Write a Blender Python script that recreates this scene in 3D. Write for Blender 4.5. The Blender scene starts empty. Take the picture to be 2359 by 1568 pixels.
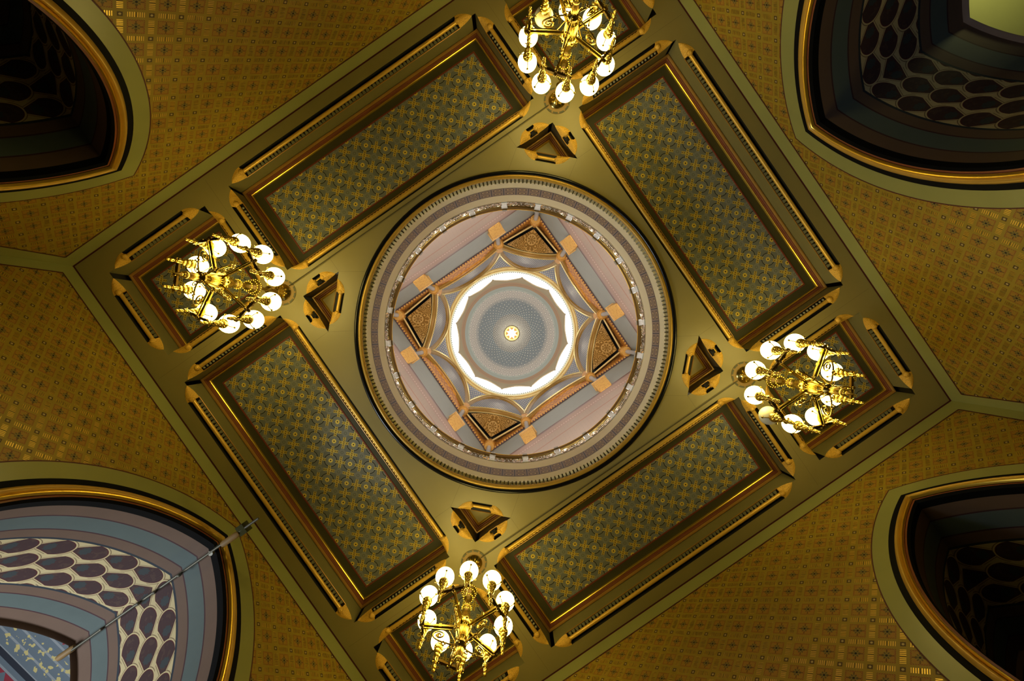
import bpy, bmesh, math, random
from mathutils import Vector, Matrix
random.seed(7)
C = bpy.context.scene
COL = C.collection
PI = math.pi
CZ = 1.6                      # camera height above the floor
H = 11.0 + CZ                 # underside of the ceiling beams
WA, WB = 7.434, 7.040         # half sizes of the hall (a = world X, b = world Y)

# ------------------------------------------------------------------ camera
R0 = Vector((0.82186206, 0.56968421, -0.00162699))
D0 = Vector((-0.56963957, 0.82175428, -0.01518753))
F0 = Vector((-0.0073151, 0.01340885, 0.99988334))
cam = bpy.data.cameras.new('camera')
cam.sensor_fit = 'HORIZONTAL'; cam.sensor_width = 36.0
cam.lens = 1100.0 / 2359.0 * 36.0
cam.clip_start = 0.05; cam.clip_end = 300
camo = bpy.data.objects.new('camera', cam); COL.objects.link(camo)
mw = Matrix.Identity(4)
for i in range(3):
    mw[i][0] = R0[i]; mw[i][1] = -D0[i]; mw[i][2] = -F0[i]
mw[0][3] = -0.0398; mw[1][3] = -0.0396; mw[2][3] = CZ
camo.matrix_world = mw
C.camera = camo

# ------------------------------------------------------------------ colour management, world, area lights
C.view_settings.view_transform = 'Standard'
C.view_settings.look = 'None'
C.view_settings.exposure = 0.0
C.view_settings.gamma = 1.0
C.view_settings.use_curve_mapping = False
C.cycles.max_bounces = 6
C.cycles.diffuse_bounces = 2
C.cycles.glossy_bounces = 3
C.cycles.sample_clamp_indirect = 4.0
GLOBE_L = 13.0                # radiance of a lit globe
GLOBE_C = (1.0, 0.815, 0.26)
WIN_L = 2.2                   # dome windows
world = bpy.data.worlds.new('world'); C.world = world
world.use_nodes = True
wb = world.node_tree.nodes['Background']
wb.inputs[0].default_value = (0.55, 0.7, 1.0, 1); wb.inputs[1].default_value = 0.0

def area(name, loc, aim, sx, sy, power, col):
    l = bpy.data.lights.new(name, 'AREA'); l.shape = 'RECTANGLE'; l.size = sx; l.size_y = sy
    l.energy = power; l.color = col
    o = bpy.data.objects.new(name, l); COL.objects.link(o)
    o.location = loc
    o.rotation_euler = (Vector(aim) - Vector(loc)).to_track_quat('-Z', 'Y').to_euler()
    return o
# daylight of the neighbouring halls, seen through the arches
area('daylight_west_hall', (-13.2, 0.0, 5.5), (-9.0, 0.0, 11.0), 4.0, 4.0, 150, (1.0, 0.96, 0.87))
area('daylight_west_window', (-14.5, 0.0, 4.6), (7.4, 0.0, 11.6), 3.0, 3.0, 640, (0.80, 0.90, 1.0))
area('lamp_east_hall', (13.4, -1.6, 10.4), (13.4, -1.6, 12.6), 1.2, 1.2, 46, (1.0, 0.95, 0.36))
# unseen fill lights added over the gallery floor to brighten the chamber
for k, (x, y, sx, sy) in enumerate(((4.25, 0, 5.0, .3), (-4.25, 0, 5.0, .3), (0, 4.05, .3, 5.0), (0, -4.05, .3, 5.0))):
    l = area('gallery_fill', (x, y, H + 2.0), (x*.72, y*.72, H + 16), .3, 5.0, 270, (.93, .96, 1.0))
    l.rotation_euler = (PI, (.10 if x < 0 else -.10) if x else 0, 0) if x else (PI + (.10 if y < 0 else -.10)*-1, 0, PI/2)

# ------------------------------------------------------------------ mesh builder
class MB:
    def __init__(s): s.v = []; s.f = []; s.m = []; s.u = []
    def vert(s, p): s.v.append(tuple(p)); return len(s.v) - 1
    def face(s, pts, m=0, uv=None):
        i0 = len(s.v); s.v.extend([tuple(p) for p in pts])
        s.f.append(tuple(range(i0, i0 + len(pts)))); s.m.append(m)
        s.u.append(uv if uv else [(0, 0)] * len(pts))
    def grid(s, P, m=0, UV=None, cu=False, cv=False):
        nu, nv = len(P), len(P[0]); i0 = len(s.v)
        for r in P: s.v.extend([tuple(p) for p in r])
        for i in range(nu - (0 if cu else 1)):
            for j in range(nv - (0 if cv else 1)):
                a, b = (i + 1) % nu, (j + 1) % nv
                s.f.append((i0 + i*nv + j, i0 + a*nv + j, i0 + a*nv + b, i0 + i*nv + b)); s.m.append(m)
                s.u.append([UV[i][j], UV[a][j], UV[a][b], UV[i][b]] if UV else [(0, 0)]*4)
    def box(s, c, d, m=0, R=None):
        x, y, z = d[0]/2, d[1]/2, d[2]/2
        P = [Vector(q) for q in ((-x,-y,-z),(x,-y,-z),(x,y,-z),(-x,y,-z),(-x,-y,z),(x,-y,z),(x,y,z),(-x,y,z))]
        if R: P = [R @ q for q in P]
        i0 = len(s.v); s.v.extend([tuple(q + Vector(c)) for q in P])
        for q in ((0,3,2,1),(4,5,6,7),(0,1,5,4),(1,2,6,5),(2,3,7,6),(3,0,4,7)):
            s.f.append(tuple(i0+k for k in q)); s.m.append(m); s.u.append([(0,0)]*4)
    def lathe(s, prof, c=(0,0,0), seg=16, m=0, R=None):
        P = []
        for r, z in prof:
            row = []
            for k in range(seg):
                a = 2*PI*k/seg; q = Vector((r*math.cos(a), r*math.sin(a), z))
                row.append((R @ q if R else q) + Vector(c))
            P.append(row)
        s.grid(P, m, None, False, True)
        for row, rev in ((P[0], True), (P[-1], False)):
            if (row[0]-row[seg//2]).length > 1e-4: s.face(row[::-1] if rev else row, m)
    def tube(s, path, r, seg=8, m=0, closed=False, caps=True):
        path = [Vector(p) for p in path]; n = len(path); P = []
        up = None
        for i in range(n):
            if closed: t = path[(i+1) % n] - path[i-1]
            else: t = path[min(i+1, n-1)] - path[max(i-1, 0)]
            if t.length < 1e-9: t = Vector((0,0,1))
            t.normalize()
            if up is None:
                up = t.orthogonal().normalized()
            else:
                up = up - t*up.dot(t)
                up = t.orthogonal().normalized() if up.length < 1e-6 else up.normalized()
            w = t.cross(up); rr = r(i/(n-1)) if callable(r) else r
            P.append([path[i] + (up*math.cos(2*PI*k/seg) + w*math.sin(2*PI*k/seg))*rr for k in range(seg)])
        s.grid(P, m, None, closed, True)
        if caps and not closed:
            s.face(P[0][::-1], m); s.face(P[-1], m)
    def ball(s, c, r, m=0, seg=12, rings=8, sz=1.0, R=None):
        prof = [(max(r*math.sin(PI*i/rings), 1e-4), -r*sz*math.cos(PI*i/rings)) for i in range(rings+1)]
        s.lathe(prof, c, seg, m, R)
    def build(s, name, mats, parent=None, smooth=True, loc=None):
        me = bpy.data.meshes.new(name)
        me.from_pydata(s.v, [], s.f)
        if not isinstance(mats, (list, tuple)): mats = [mats]
        for x in mats: me.materials.append(x)
        uvl = me.uv_layers.new(name='UVMap')
        k = 0
        for fi, p in enumerate(me.polygons):
            p.material_index = s.m[fi]; p.use_smooth = smooth
            for uv in s.u[fi]: uvl.data[k].uv = uv; k += 1
        bm = bmesh.new(); bm.from_mesh(me)
        bmesh.ops.remove_doubles(bm, verts=bm.verts, dist=1e-5)
        bmesh.ops.recalc_face_normals(bm, faces=bm.faces)
        bm.to_mesh(me); bm.free()
        if smooth: me.set_sharp_from_angle(angle=math.radians(38))
        me.update()
        o = bpy.data.objects.new(name, me); COL.objects.link(o)
        if parent: o.parent = parent
        if loc: o.location = loc
        return o

def fill(loops, fn):
    """triangulated planar region bounded by 2-D loops; fn maps (x, y) to 3-D. Returns (verts3d list-of-tris, uv)"""
    bm = bmesh.new(); E = []
    for lp in loops:
        vs = [bm.verts.new((x, y, 0)) for x, y in lp]
        for i in range(len(vs)): E.append(bm.edges.new((vs[i], vs[(i+1) % len(vs)])))
    bmesh.ops.triangle_fill(bm, use_beauty=True, use_dissolve=False, edges=E, normal=(0, 0, 1))
    out = [[(v.co.x, v.co.y) for v in f.verts] for f in bm.faces]
    bm.free()
    return [([fn(x, y) for x, y in t], t) for t in out]

def tag(o, label=None, cat=None, group=None, kind=None):
    if label: o['label'] = label
    if cat: o['category'] = cat
    if group: o['group'] = group
    if kind: o['kind'] = kind
    return o
def empty(name, loc=(0,0,0), rz=0.0):
    o = bpy.data.objects.new(name, None); COL.objects.link(o); o.location = loc; o.rotation_euler = (0, 0, rz)
    o.empty_display_size = 0.2
    return o
def copy_tree(o, parent=None):
    c = o.copy(); COL.objects.link(c); c.parent = parent
    for ch in list(o.children): copy_tree(ch, c)
    return c

# ------------------------------------------------------------------ material helpers
def S(r, g, b):
    f = lambda x: x/12.92 if x <= 0.04045 else ((x+0.055)/1.055)**2.4
    return (f(r/255), f(g/255), f(b/255), 1)
class NT:
    def __init__(s, name):
        s.mat = bpy.data.materials.new(name); s.mat.use_nodes = True
        s.nt = s.mat.node_tree; s.b = s.nt.nodes['Principled BSDF']
    def inp(s, sock, x):
        if isinstance(x, (int, float)): sock.default_value = x
        elif isinstance(x, tuple): sock.default_value = x if len(x) == len(sock.default_value) else (*x, 1)[:len(sock.default_value)]
        else: s.nt.links.new(x, sock)
    def m(s, op, a, b=0.0, c=0.0):
        n = s.nt.nodes.new('ShaderNodeMath'); n.operation = op
        s.inp(n.inputs[0], a); s.inp(n.inputs[1], b); s.inp(n.inputs[2], c)
        return n.outputs[0]
    def add(s, a, b): return s.m('ADD', a, b)
    def sub(s, a, b): return s.m('SUBTRACT', a, b)
    def mul(s, a, b): return s.m('MULTIPLY', a, b)
    def lt(s, a, b): return s.m('LESS_THAN', a, b)
    def gt(s, a, b): return s.m('GREATER_THAN', a, b)
    def mx(s, a, b): return s.m('MAXIMUM', a, b)
    def mn(s, a, b): return s.m('MINIMUM', a, b)
    def fr(s, a): return s.m('FRACT', a)
    def ab(s, a): return s.m('ABSOLUTE', a)
    def near(s, a): return s.ab(s.sub(s.fr(s.add(a, 0.5)), 0.5))
    def snear(s, a): return s.sub(s.fr(s.add(a, 0.5)), 0.5)
    def hyp(s, a, b): return s.m('SQRT', s.add(s.mul(a, a), s.mul(b, b)))
    def band(s, a, lo, hi): return s.mul(s.gt(a, lo), s.lt(a, hi))
    def inv(s, a): return s.sub(1.0, a)
    def mix(s, f, a, b):
        n = s.nt.nodes.new('ShaderNodeMix'); n.data_type = 'RGBA'
        s.inp(n.inputs[0], f); s.inp(n.inputs[6], a); s.inp(n.inputs[7], b)
        return n.outputs[2]
    def uv(s):
        n = s.nt.nodes.new('ShaderNodeUVMap'); n.uv_map = 'UVMap'
        x = s.nt.nodes.new('ShaderNodeSeparateXYZ'); s.nt.links.new(n.outputs[0], x.inputs[0])
        return x.outputs[0], x.outputs[1]
    def obj(s):
        n = s.nt.nodes.new('ShaderNodeTexCoord'); return n.outputs['Object']
    def noise(s, scale, detail=4, vec=None, rough=0.55):
        n = s.nt.nodes.new('ShaderNodeTexNoise'); n.inputs['Scale'].default_value = scale
        n.inputs['Detail'].default_value = detail; n.inputs['Roughness'].default_value = rough
        s.nt.links.new(vec or s.obj(), n.inputs['Vector']); return n.outputs['Fac']
    def voro(s, scale, feature='F1', vec=None):
        n = s.nt.nodes.new('ShaderNodeTexVoronoi'); n.feature = feature; n.inputs['Scale'].default_value = scale
        s.nt.links.new(vec or s.obj(), n.inputs['Vector']); return n.outputs['Distance']
    def bump(s, h, strength=0.5, dist=0.02):
        n = s.nt.nodes.new('ShaderNodeBump'); n.inputs['Strength'].default_value = strength; n.inputs['Distance'].default_value = dist
        s.inp(n.inputs['Height'], h); s.nt.links.new(n.outputs[0], s.b.inputs['Normal'])
    def done(s, col, rough=0.6, metal=0.0, spec=0.4):
        s.inp(s.b.inputs['Base Color'], col); s.inp(s.b.inputs['Roughness'], rough); s.inp(s.b.inputs['Metallic'], metal)
        s.b.inputs['Specular IOR Level'].default_value = spec
        return s.mat
def K(c, k): return (c[0]*k, c[1]*k, c[2]*k, 1)
def paint(name, col, rough=0.55, metal=0.0, var=0.18, scale=3.0, spec=0.4):
    n = NT(name); f = n.noise(scale, 5)
    return n.done(n.mix(f, K(col, 1-var), K(col, 1+var)), rough, metal, spec)
def emit(name, col, strength):
    n = NT(name); n.b.inputs['Base Color'].default_value = (*col[:3], 1)
    n.b.inputs['Emission Color'].default_value = (*col[:3], 1); n.b.inputs['Emission Strength'].default_value = strength
    n.b.inputs['Roughness'].default_value = 0.3
    return n.mat
def carved(name, col, dark, metal=0.35, rough=0.42, scale=9.0, bs=0.35, dk=.40):
    n = NT(name); o = n.obj()
    w = n.nt.nodes.new('ShaderNodeTexWave'); w.wave_type = 'RINGS'; w.inputs['Scale'].default_value = scale
    w.inputs['Distortion'].default_value = 9.0; w.inputs['Detail'].default_value = 2.0; w.inputs['Detail Scale'].default_value = 1.6
    n.nt.links.new(o, w.inputs['Vector'])
    v = n.voro(scale*2.6, 'DISTANCE_TO_EDGE')
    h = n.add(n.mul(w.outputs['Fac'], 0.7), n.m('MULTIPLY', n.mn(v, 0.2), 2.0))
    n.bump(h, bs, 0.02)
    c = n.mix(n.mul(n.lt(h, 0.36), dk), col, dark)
    return n.done(c, rough, metal, 0.5)

LINC = lambda r, g, b: (r, g, b, 1)
M = {}
M['soffit'] = paint('olive_painted_plaster', LINC(.29, .236, .092), 0.34, 0, .10, 1.3)
M['floor'] = paint('stone_floor', LINC(.05, .043, .033), 0.4)
M['fasciadark'] = paint('dark_fascia_paint', LINC(.085, .066, .028), 0.4, 0, .15)
M['fascia'] = paint('olive_fascia_paint', LINC(.20, .172, .066), 0.45, 0, .12)
M['border'] = paint('dark_umber_paint', LINC(.062, .056, .022), 0.5, 0, .2)
M['redline'] = paint('brick_red_paint', LINC(.20, .04, .018), 0.5)
M['maroon'] = paint('maroon_moulding_paint', LINC(.20, .062, .028), 0.33)
M['browngold'] = paint('brown_gold_paint', LINC(.38, .20, .04), 0.35, 0.3)
M['gold'] = paint('gold_leaf', LINC(.95, .62, .085), 0.28, 0.85, .10)
M['goldpaint'] = paint('gold_paint', LINC(.78, .47, .075), 0.40, 0.35, .12)
M['carved'] = carved('carved_gilt_ornament', LINC(.80, .46, .06), LINC(.30, .15, .02), .15, .5, 13.0)
M['blackmatte'] = paint('black_matt_paint', LINC(.004, .004, .004), 0.75, 0, .1, 3, .12)
M['rollbrown'] = paint('bronze_gilt_roll', LINC(.52, .31, .05), 0.38, 0.25)
M['bracket'] = paint('olive_black_bracket', LINC(.05, .048, .018), 0.9, 0, .1, 3, .05)
M['black'] = paint('black_gloss_paint', LINC(.006, .006, .006), 0.22)
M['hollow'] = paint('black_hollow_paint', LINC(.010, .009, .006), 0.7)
M['bead'] = paint('grey_bead_paint', LINC(.22, .21, .14), 0.35)
M['tooth'] = paint('dark_tooth_paint', LINC(.15, .14, .075), 0.4)
M['olive'] = paint('olive_green_wall_paint', LINC(.285, .285, .095), 0.32, 0, .10, 1.5)
M['darkred'] = paint('dark_red_line_paint', LINC(.075, .012, .010), 0.6)
M['cream'] = paint('cream_plaster', LINC(.74, .68, .46), 0.6, 0, .05)
M['post'] = paint('white_metal_paint', LINC(.95, .96, .95), 0.25)
M['bronze'] = paint('bronze_rail', LINC(.20, .13, .035), 0.28, 0.7)
M['iron'] = paint('silvered_ironwork', LINC(.40, .34, .22), 0.25, 0.85)
M['brass'] = paint('polished_brass', LINC(.76, .57, .14), 0.2, 1.0, .08)
M['brassdark'] = paint('aged_brass', LINC(.34, .23, .06), 0.28, 1.0, .2)
M['globe'] = emit('lit_globe_glass', GLOBE_C, GLOBE_L)
n_ = NT('unlit_globe_glass'); M['globeoff'] = n_.done(LINC(.85, .80, .55), 0.25, 0.0, 0.5)
M['greyband'] = paint('grey_wall_paint', LINC(.46, .47, .40), 0.5, 0, .06)
M['medal'] = paint('ochre_medallion_paint', LINC(.29, .175, .05), 0.45)
M['seam'] = paint('joint_line_paint', LINC(.15, .12, .05), 0.6)
M['conduit'] = paint('dark_conduit_paint', LINC(.085, .07, .03), 0.5)
M['medaldark'] = paint('grey_medallion_paint', LINC(.085, .085, .045), 0.45)
M['rod'] = paint('steel_pole', LINC(.10, .095, .07), 0.4, 0.4)
M['wood'] = paint('tan_wood', LINC(.26, .16, .06), 0.6)
M['colonnette'] = paint('white_colonnette', LINC(.62, .64, .64), 0.3)
M['ribgold'] = paint('rib_gold', LINC(.95, .70, .26), 0.25, 0.35)
M['ribbrown'] = paint('rib_ochre', LINC(.45, .24, .045), 0.40, 0.1)
M['winglass'] = emit('bright_window_glass', (0.93, 0.97, 1.0), WIN_L)
M['starglass'] = emit('star_light_glass', (1.0, 0.97, 0.88), 6.0)
M['mullion'] = paint('white_glazing_bar', LINC(.7, .7, .7), 0.5)

def wall_pattern(name, u0, v0):
    n = NT(name); u, v = n.uv(); k = 1/.59
    u = n.mul(n.sub(u, u0), k); v = n.mul(n.sub(v, v0), k)
    p, q = n.add(u, v), n.sub(u, v)
    dp, dq = n.near(p), n.near(q); gx, gy = n.sub(.5, dp), n.sub(.5, dq)
    bg = n.mix(n.noise(2.0, 4), LINC(.29, .20, .018), LINC(.35, .24, .024))
    mg = n.mx(gx, gy); rr = n.hyp(gx, gy)
    th = n.m('ARCTAN2', gy, gx)
    c = n.mix(n.mul(n.lt(mg, .29), n.add(.25, n.mul(n.gt(n.noise(26.0, 2), .5), .45))), bg, LINC(.36, .145, .025))
    edge = n.mul(n.band(mg, .245, .29), n.gt(n.m('SINE', n.mul(n.add(gx, gy), 85.0)), -.35))
    c = n.mix(n.mul(edge, .6), c, LINC(.16, .026, .010))
    cross = n.mul(n.mul(n.lt(n.mn(gx, gy), .022), n.lt(mg, .25)), n.gt(mg, .12))
    c = n.mix(n.mul(cross, .75), c, LINC(.09, .03, .010))
    c = n.mix(n.mul(n.lt(rr, .125), .8), c, LINC(.20, .165, .045))
    pet = n.mul(n.band(rr, .07, .155), n.gt(n.m('SINE', n.mul(th, 8.0)), .25))
    c = n.mix(n.mul(pet, .65), c, LINC(.035, .03, .012))
    c = n.mix(n.lt(rr, .045), c, LINC(.006, .006, .006))
    sA = n.mul(n.lt(dq, .10), n.lt(gx, .275)); sB = n.mul(n.lt(dp, .10), n.lt(gy, .275))
    lines = n.mx(n.mul(sA, n.gt(n.fr(n.mul(gx, 14.0)), .48)), n.mul(sB, n.gt(n.fr(n.mul(gy, 14.0)), .48)))
    shade = n.mx(n.mul(sA, n.lt(n.fr(n.mul(gx, 14.0)), .30)), n.mul(sB, n.lt(n.fr(n.mul(gy, 14.0)), .30)))
    c = n.mix(n.mul(shade, .6), c, LINC(.09, .05, .008))
    c = n.mix(lines, c, LINC(.80, .55, .12))
    md = n.mx(dp, dq)
    c = n.mix(n.mul(n.lt(md, .088), .9), c, LINC(.055, .026, .012))
    dot = n.lt(n.hyp(dp, dq), .045)
    c = n.mix(dot, c, LINC(.48, .36, .18))
    met = lines
    return n.done(c, n.sub(.50, n.mul(met, .20)), n.mul(met, .9), .35)
M['wall_n'] = wall_pattern('gilt_wall_stencil_north', .01, 1.97)
M['wall_w'] = wall_pattern('gilt_wall_stencil_west', -3.47, 2.21)
M['wall_e'] = wall_pattern('gilt_wall_stencil_east', 3.23, 1.92)
M['wall_s'] = wall_pattern('gilt_wall_stencil_south', 2.695, 2.835)

def panel_pattern(name, L=.482):
    n = NT(name); u, v = n.uv(); k = 1/(L*math.sqrt(2))
    u = n.mul(u, k); v = n.mul(v, k)
    p, q = n.add(u, v), n.sub(u, v)
    dp, dq = n.near(p), n.near(q); df = n.hyp(dp, dq)
    ep, eq = n.sub(.5, dp), n.sub(.5, dq); dr = n.hyp(ep, eq)
    bg = n.mix(n.noise(1.5, 4), LINC(.165, .175, .16), LINC(.20, .21, .19))
    c = n.mix(n.mul(n.lt(df, .30), .7), bg, LINC(.25, .26, .23))
    spoke = n.mul(n.band(df, .13, .29), n.gt(n.m('SINE', n.mul(n.m('ARCTAN2', dq, dp), 16.0)), .75))
    c = n.mix(n.mul(spoke, .5), c, LINC(.13, .13, .09))
    c = n.mix(n.band(df, .298, .332), c, LINC(.012, .011, .006))
    lobes = n.add(.155, n.mul(n.ab(n.m('COSINE', n.mul(n.m('ARCTAN2', eq, ep), 2.0))), .055))
    c = n.mix(n.mul(n.lt(dr, lobes), .75), c, LINC(.25, .26, .23))
    c = n.mix(n.mul(n.band(dr, .05, .075), .7), c, LINC(.10, .11, .07))
    # ladder bars
    lp, lq = n.mn(dp, ep), n.mn(dq, eq)
    ok = n.mul(n.gt(df, .25), n.gt(dr, .21))
    bp, bq = n.mul(n.lt(lp, .066), ok), n.mul(n.lt(lq, .066), ok)
    both = n.mx(bp, bq)
    c = n.mix(n.mul(both, .8), c, LINC(.27, .205, .03))
    railp, railq = n.mul(n.band(lp, .042, .066), ok), n.mul(n.band(lq, .042, .066), ok)
    rails = n.mx(railp, n.mul(railq, n.gt(lp, .045)))
    d1 = n.hyp(lp, n.snear(n.mul(q, 8.0))) ; d2 = n.hyp(lq, n.snear(n.mul(p, 8.0)))
    dots = n.mx(n.mul(bp, n.mul(n.lt(lp, .018), n.lt(n.near(n.mul(q, 10.0)), .20))), n.mul(bq, n.mul(n.lt(lq, .018), n.lt(n.near(n.mul(p, 10.0)), .20))))
    reds = n.mx(n.mul(bp, n.mul(n.lt(lp, .028), n.gt(n.near(n.mul(q, 10.0)), .36))), n.mul(bq, n.mul(n.lt(lq, .028), n.gt(n.near(n.mul(p, 10.0)), .36))))
    c = n.mix(n.mul(reds, .8), c, LINC(.16, .06, .012))
    gold = n.mx(rails, dots)
    fl = n.lt(df, n.add(.106, n.mul(n.m('COSINE', n.mul(n.m('ARCTAN2', dq, dp), 8.0)), .018)))
    gold = n.mx(gold, fl)
    c = n.mix(gold, c, LINC(.86, .66, .11))
    c = n.mix(n.lt(df, .034), c, LINC(.02, .005, .004))
    return n.done(c, n.sub(.68, n.mul(gold, .22)), n.mul(gold, .30), .2)
M['panel'] = panel_pattern('stencilled_coffer_panel')

def leaf_pattern(name):
    n = NT(name); u, v = n.uv()
    # u = distance from the crown along the arch, v across the band; leaves in staggered rows, round end to the crown
    b = n.mul(v, 1/.43); row = n.m('FLOOR', b)
    a2 = n.add(n.mul(u, 1/.58), n.mul(n.m('MODULO', row, 2.0), .5))
    y = n.sub(.5, n.fr(a2)); x = n.sub(n.fr(b), .5)
    base = n.mix(n.noise(3.0, 3), LINC(.58, .48, .26), LINC(.66, .55, .31))
    e0 = n.hyp(n.mul(x, 1/.50), n.mul(y, 1/.46))
    e1 = n.mul(n.add(n.ab(x), n.mul(n.ab(y), .72)), 1/.50)
    lo = n.lt(y, 0.0)
    e = n.add(n.mul(lo, e1), n.mul(n.inv(lo), e0))
    leaf = n.lt(e, 1.0); notch = 0.0
    rim = n.mul(leaf, n.gt(e, .93))
    stripe = n.gt(n.m('SINE', n.mul(n.add(x, n.mul(y, .2)), 70.0)), 0.1)
    lc = n.mix(n.mul(stripe, .7), LINC(.080, .046, .044), LINC(.052, .028, .036))
    lc = n.mix(n.mul(n.gt(n.noise(9.0, 2), .58), .6), lc, LINC(.10, .062, .05))
    c = n.mix(leaf, base, lc)
    c = n.mix(rim, c, LINC(.10, .025, .03))
    yy = n.mul(n.add(y, .20), 1.6); rr = n.hyp(x, yy)
    fl = n.lt(rr, n.add(.24, n.mul(n.m('COSINE', n.mul(n.m('ARCTAN2', yy, x), 8.0)), .025)))
    c = n.mix(fl, c, LINC(.055, .065, .07))
    vein = n.mul(n.lt(n.ab(n.sub(e, 1.13)), .03), n.inv(leaf))
    c = n.mix(n.mul(vein, .8), c, LINC(.15, .08, .05))
    return n.done(c, .6, 0, .25)
M['leaf'] = leaf_pattern('stencilled_leaf_band')
M['ibrown'] = paint('brown_arch_paint', LINC(.165, .105, .075), 0.6, 0, .10)
M['iblue'] = paint('slate_blue_arch_paint', LINC(.115, .15, .145), 0.55, 0, .10)
M['iline'] = paint('plum_line_paint', LINC(.07, .03, .035), 0.6)
M['ibluel'] = paint('navy_line_paint', LINC(.03, .04, .055), 0.6)

def dotted(name, bgA, bgB, dot, k, r):
    n = NT(name); u, v = n.uv()
    p, q = n.mul(n.add(u, v), k), n.mul(n.sub(u, v), k)
    d = n.lt(n.hyp(n.near(p), n.near(q)), r)
    c = n.mix(d, n.mix(n.noise(1.0, 3), bgA, bgB), dot)
    return n.done(c, n.sub(.40, n.mul(d, .12)), n.mul(d, .5), .5)
M['vaultblue'] = dotted('blue_vault_with_gilt_dots', LINC(.17, .18, .25), LINC(.22, .22, .28), LINC(.78, .64, .34), 6.0, .27)

def dome_mat():
    n = NT('painted_dome'); u, v = n.uv()   # u in turns, v = image-like radius in pixels at this eye height
    w = n.mul(n.m('LOGARITHM', n.mx(v, 1.0), math.e), -88/(2*PI)); t = n.mul(u, 88.0)
    p, q = n.mul(n.add(t, w), .5), n.mul(n.sub(t, w), .5)
    d = n.hyp(n.near(p), n.near(q))
    c = n.mix(n.noise(.6, 3), LINC(.17, .195, .20), LINC(.20, .225, .225))
    c = n.mix(n.lt(v, 44.0), c, LINC(.24, .22, .19))
    c = n.mix(n.m('SMOOTH_MIN', n.m('SMOOTH_MAX', n.mul(n.sub(v, 74.0), .10), 0.0, .1), 1.0, .1), c, LINC(.50, .42, .34))  # pale band: sheen on the dome put into the colour
    c = n.mix(n.gt(v, 98.0), c, LINC(.40, .40, .32))
    c = n.mix(n.gt(v, 101.0), c, LINC(.30, .31, .25))
    c = n.mix(n.gt(v, 108.0), c, LINC(.30, .150, .058))
    c = n.mix(n.gt(v, 116.5), c, LINC(.25, .175, .085))
    c = n.mix(n.band(v, 112.5, 113.4), c, LINC(.22, .10, .05))
    ring = n.mul(n.band(d, .25, .34), n.mul(n.gt(v, 40.0), n.lt(v, 100.0)))
    c = n.mix(n.mul(ring, .5), c, LINC(.13, .14, .14))
    dot = n.mul(n.lt(d, n.mn(.30, n.m('DIVIDE', 6.6, n.mx(v, 1.0)))), n.lt(v, 100.0))
    c = n.mix(n.mul(dot, .85), c, LINC(.75, .66, .48))
    return n.done(c, n.sub(.5, n.mul(dot, .2)), n.mul(dot, .2), .5)
M['dome'] = dome_mat()

def frieze_mat():
    n = NT('brown_scroll_frieze'); u, v = n.uv()
    x = n.snear(n.add(n.mul(u, 72.0), .5)); vv = n.mul(v, 2.0); y = n.snear(n.add(vv, .5))
    e = n.hyp(n.mul(x, 1/.34), n.mul(y, 1/.34))
    c = n.mix(n.noise(2., 3), LINC(.19, .115, .055), LINC(.23, .14, .07))
    c = n.mix(n.gt(n.ab(x), .40), c, LINC(.25, .18, .13))
    c = n.mix(n.band(e, .80, 1.04), c, LINC(.05, .028, .014))
    c = n.mix(n.band(e, .50, .76), c, LINC(.44, .29, .11))
    c = n.mix(n.lt(e, .36), c, LINC(.10, .06, .02))
    c = n.mix(n.gt(n.ab(x), .455), c, LINC(.02, .012, .012))
    c = n.mix(n.mx(n.lt(v, .05), n.gt(v, .95)), c, LINC(.10, .05, .035))
    return n.done(c, .5, 0, .3)
M['frieze'] = frieze_mat()

def pinkwall():
    n = NT('pink_striped_wall'); u, v = n.uv()   # v = height above the gallery floor
    c = n.mix(n.noise(.5, 3), LINC(.56, .40, .285), LINC(.62, .45, .32))
    line = n.gt(n.m('SINE', n.mul(v, 34.0)), .72)
    c = n.mix(n.mul(line, .45), c, LINC(.42, .30, .25))
    vert = n.lt(n.near(n.add(n.mul(u, 3.0), n.mul(n.m('FLOOR', n.mul(v, 34.0/(2*PI))), .5))), .03)
    c = n.mix(n.mul(vert, .35), c, LINC(.42, .29, .24))
    c = n.mix(n.mul(n.band(v, 7.2, 7.35), .7), c, LINC(.50, .20, .10))
    c = n.mix(n.mul(n.gt(v, 8.35), .55), c, LINC(.58, .33, .24))
    c = n.mix(n.mul(n.band(v, 8.62, 8.78), n.lt(n.near(n.mul(u, 8.0)), .25)), c, LINC(.80, .60, .50))
    c = n.mix(n.gt(v, 9.45), c, LINC(.42, .28, .25))
    return n.done(c, .42, 0, .4)
M['pinkwall'] = pinkwall()

def cornice_mat():
    n = NT('orange_carved_cornice'); u, v = n.uv()
    c = n.mix(n.gt(n.noise(7.0, 3), .52), LINC(.90, .40, .05), LINC(.74, .27, .04))
    ch = n.mx(n.lt(n.ab(n.sub(n.ab(n.sub(v, .45)), n.mul(n.ab(n.m('SINE', n.mul(u, 11.0))), .16))), .05), n.lt(n.ab(n.sub(v, .86)), .02))
    c = n.mix(n.mul(ch, .7), c, LINC(.45, .13, .06))
    c = n.mix(n.lt(v, .01), c, LINC(.12, .03, .025))
    n.bump(n.noise(9.0, 3), .6, .05)
    return n.done(c, .45, .1, .4)
M['cornice'] = cornice_mat()
M['boss'] = carved('orange_boss_paint', LINC(.88, .42, .065), LINC(.55, .18, .05), .1, .45, 5.0, .25, .5)
M['corbel'] = carved('orange_corbel_paint', LINC(.92, .52, .13), LINC(.62, .20, .06), .1, .5, 2.2, .15, .35)

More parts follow.
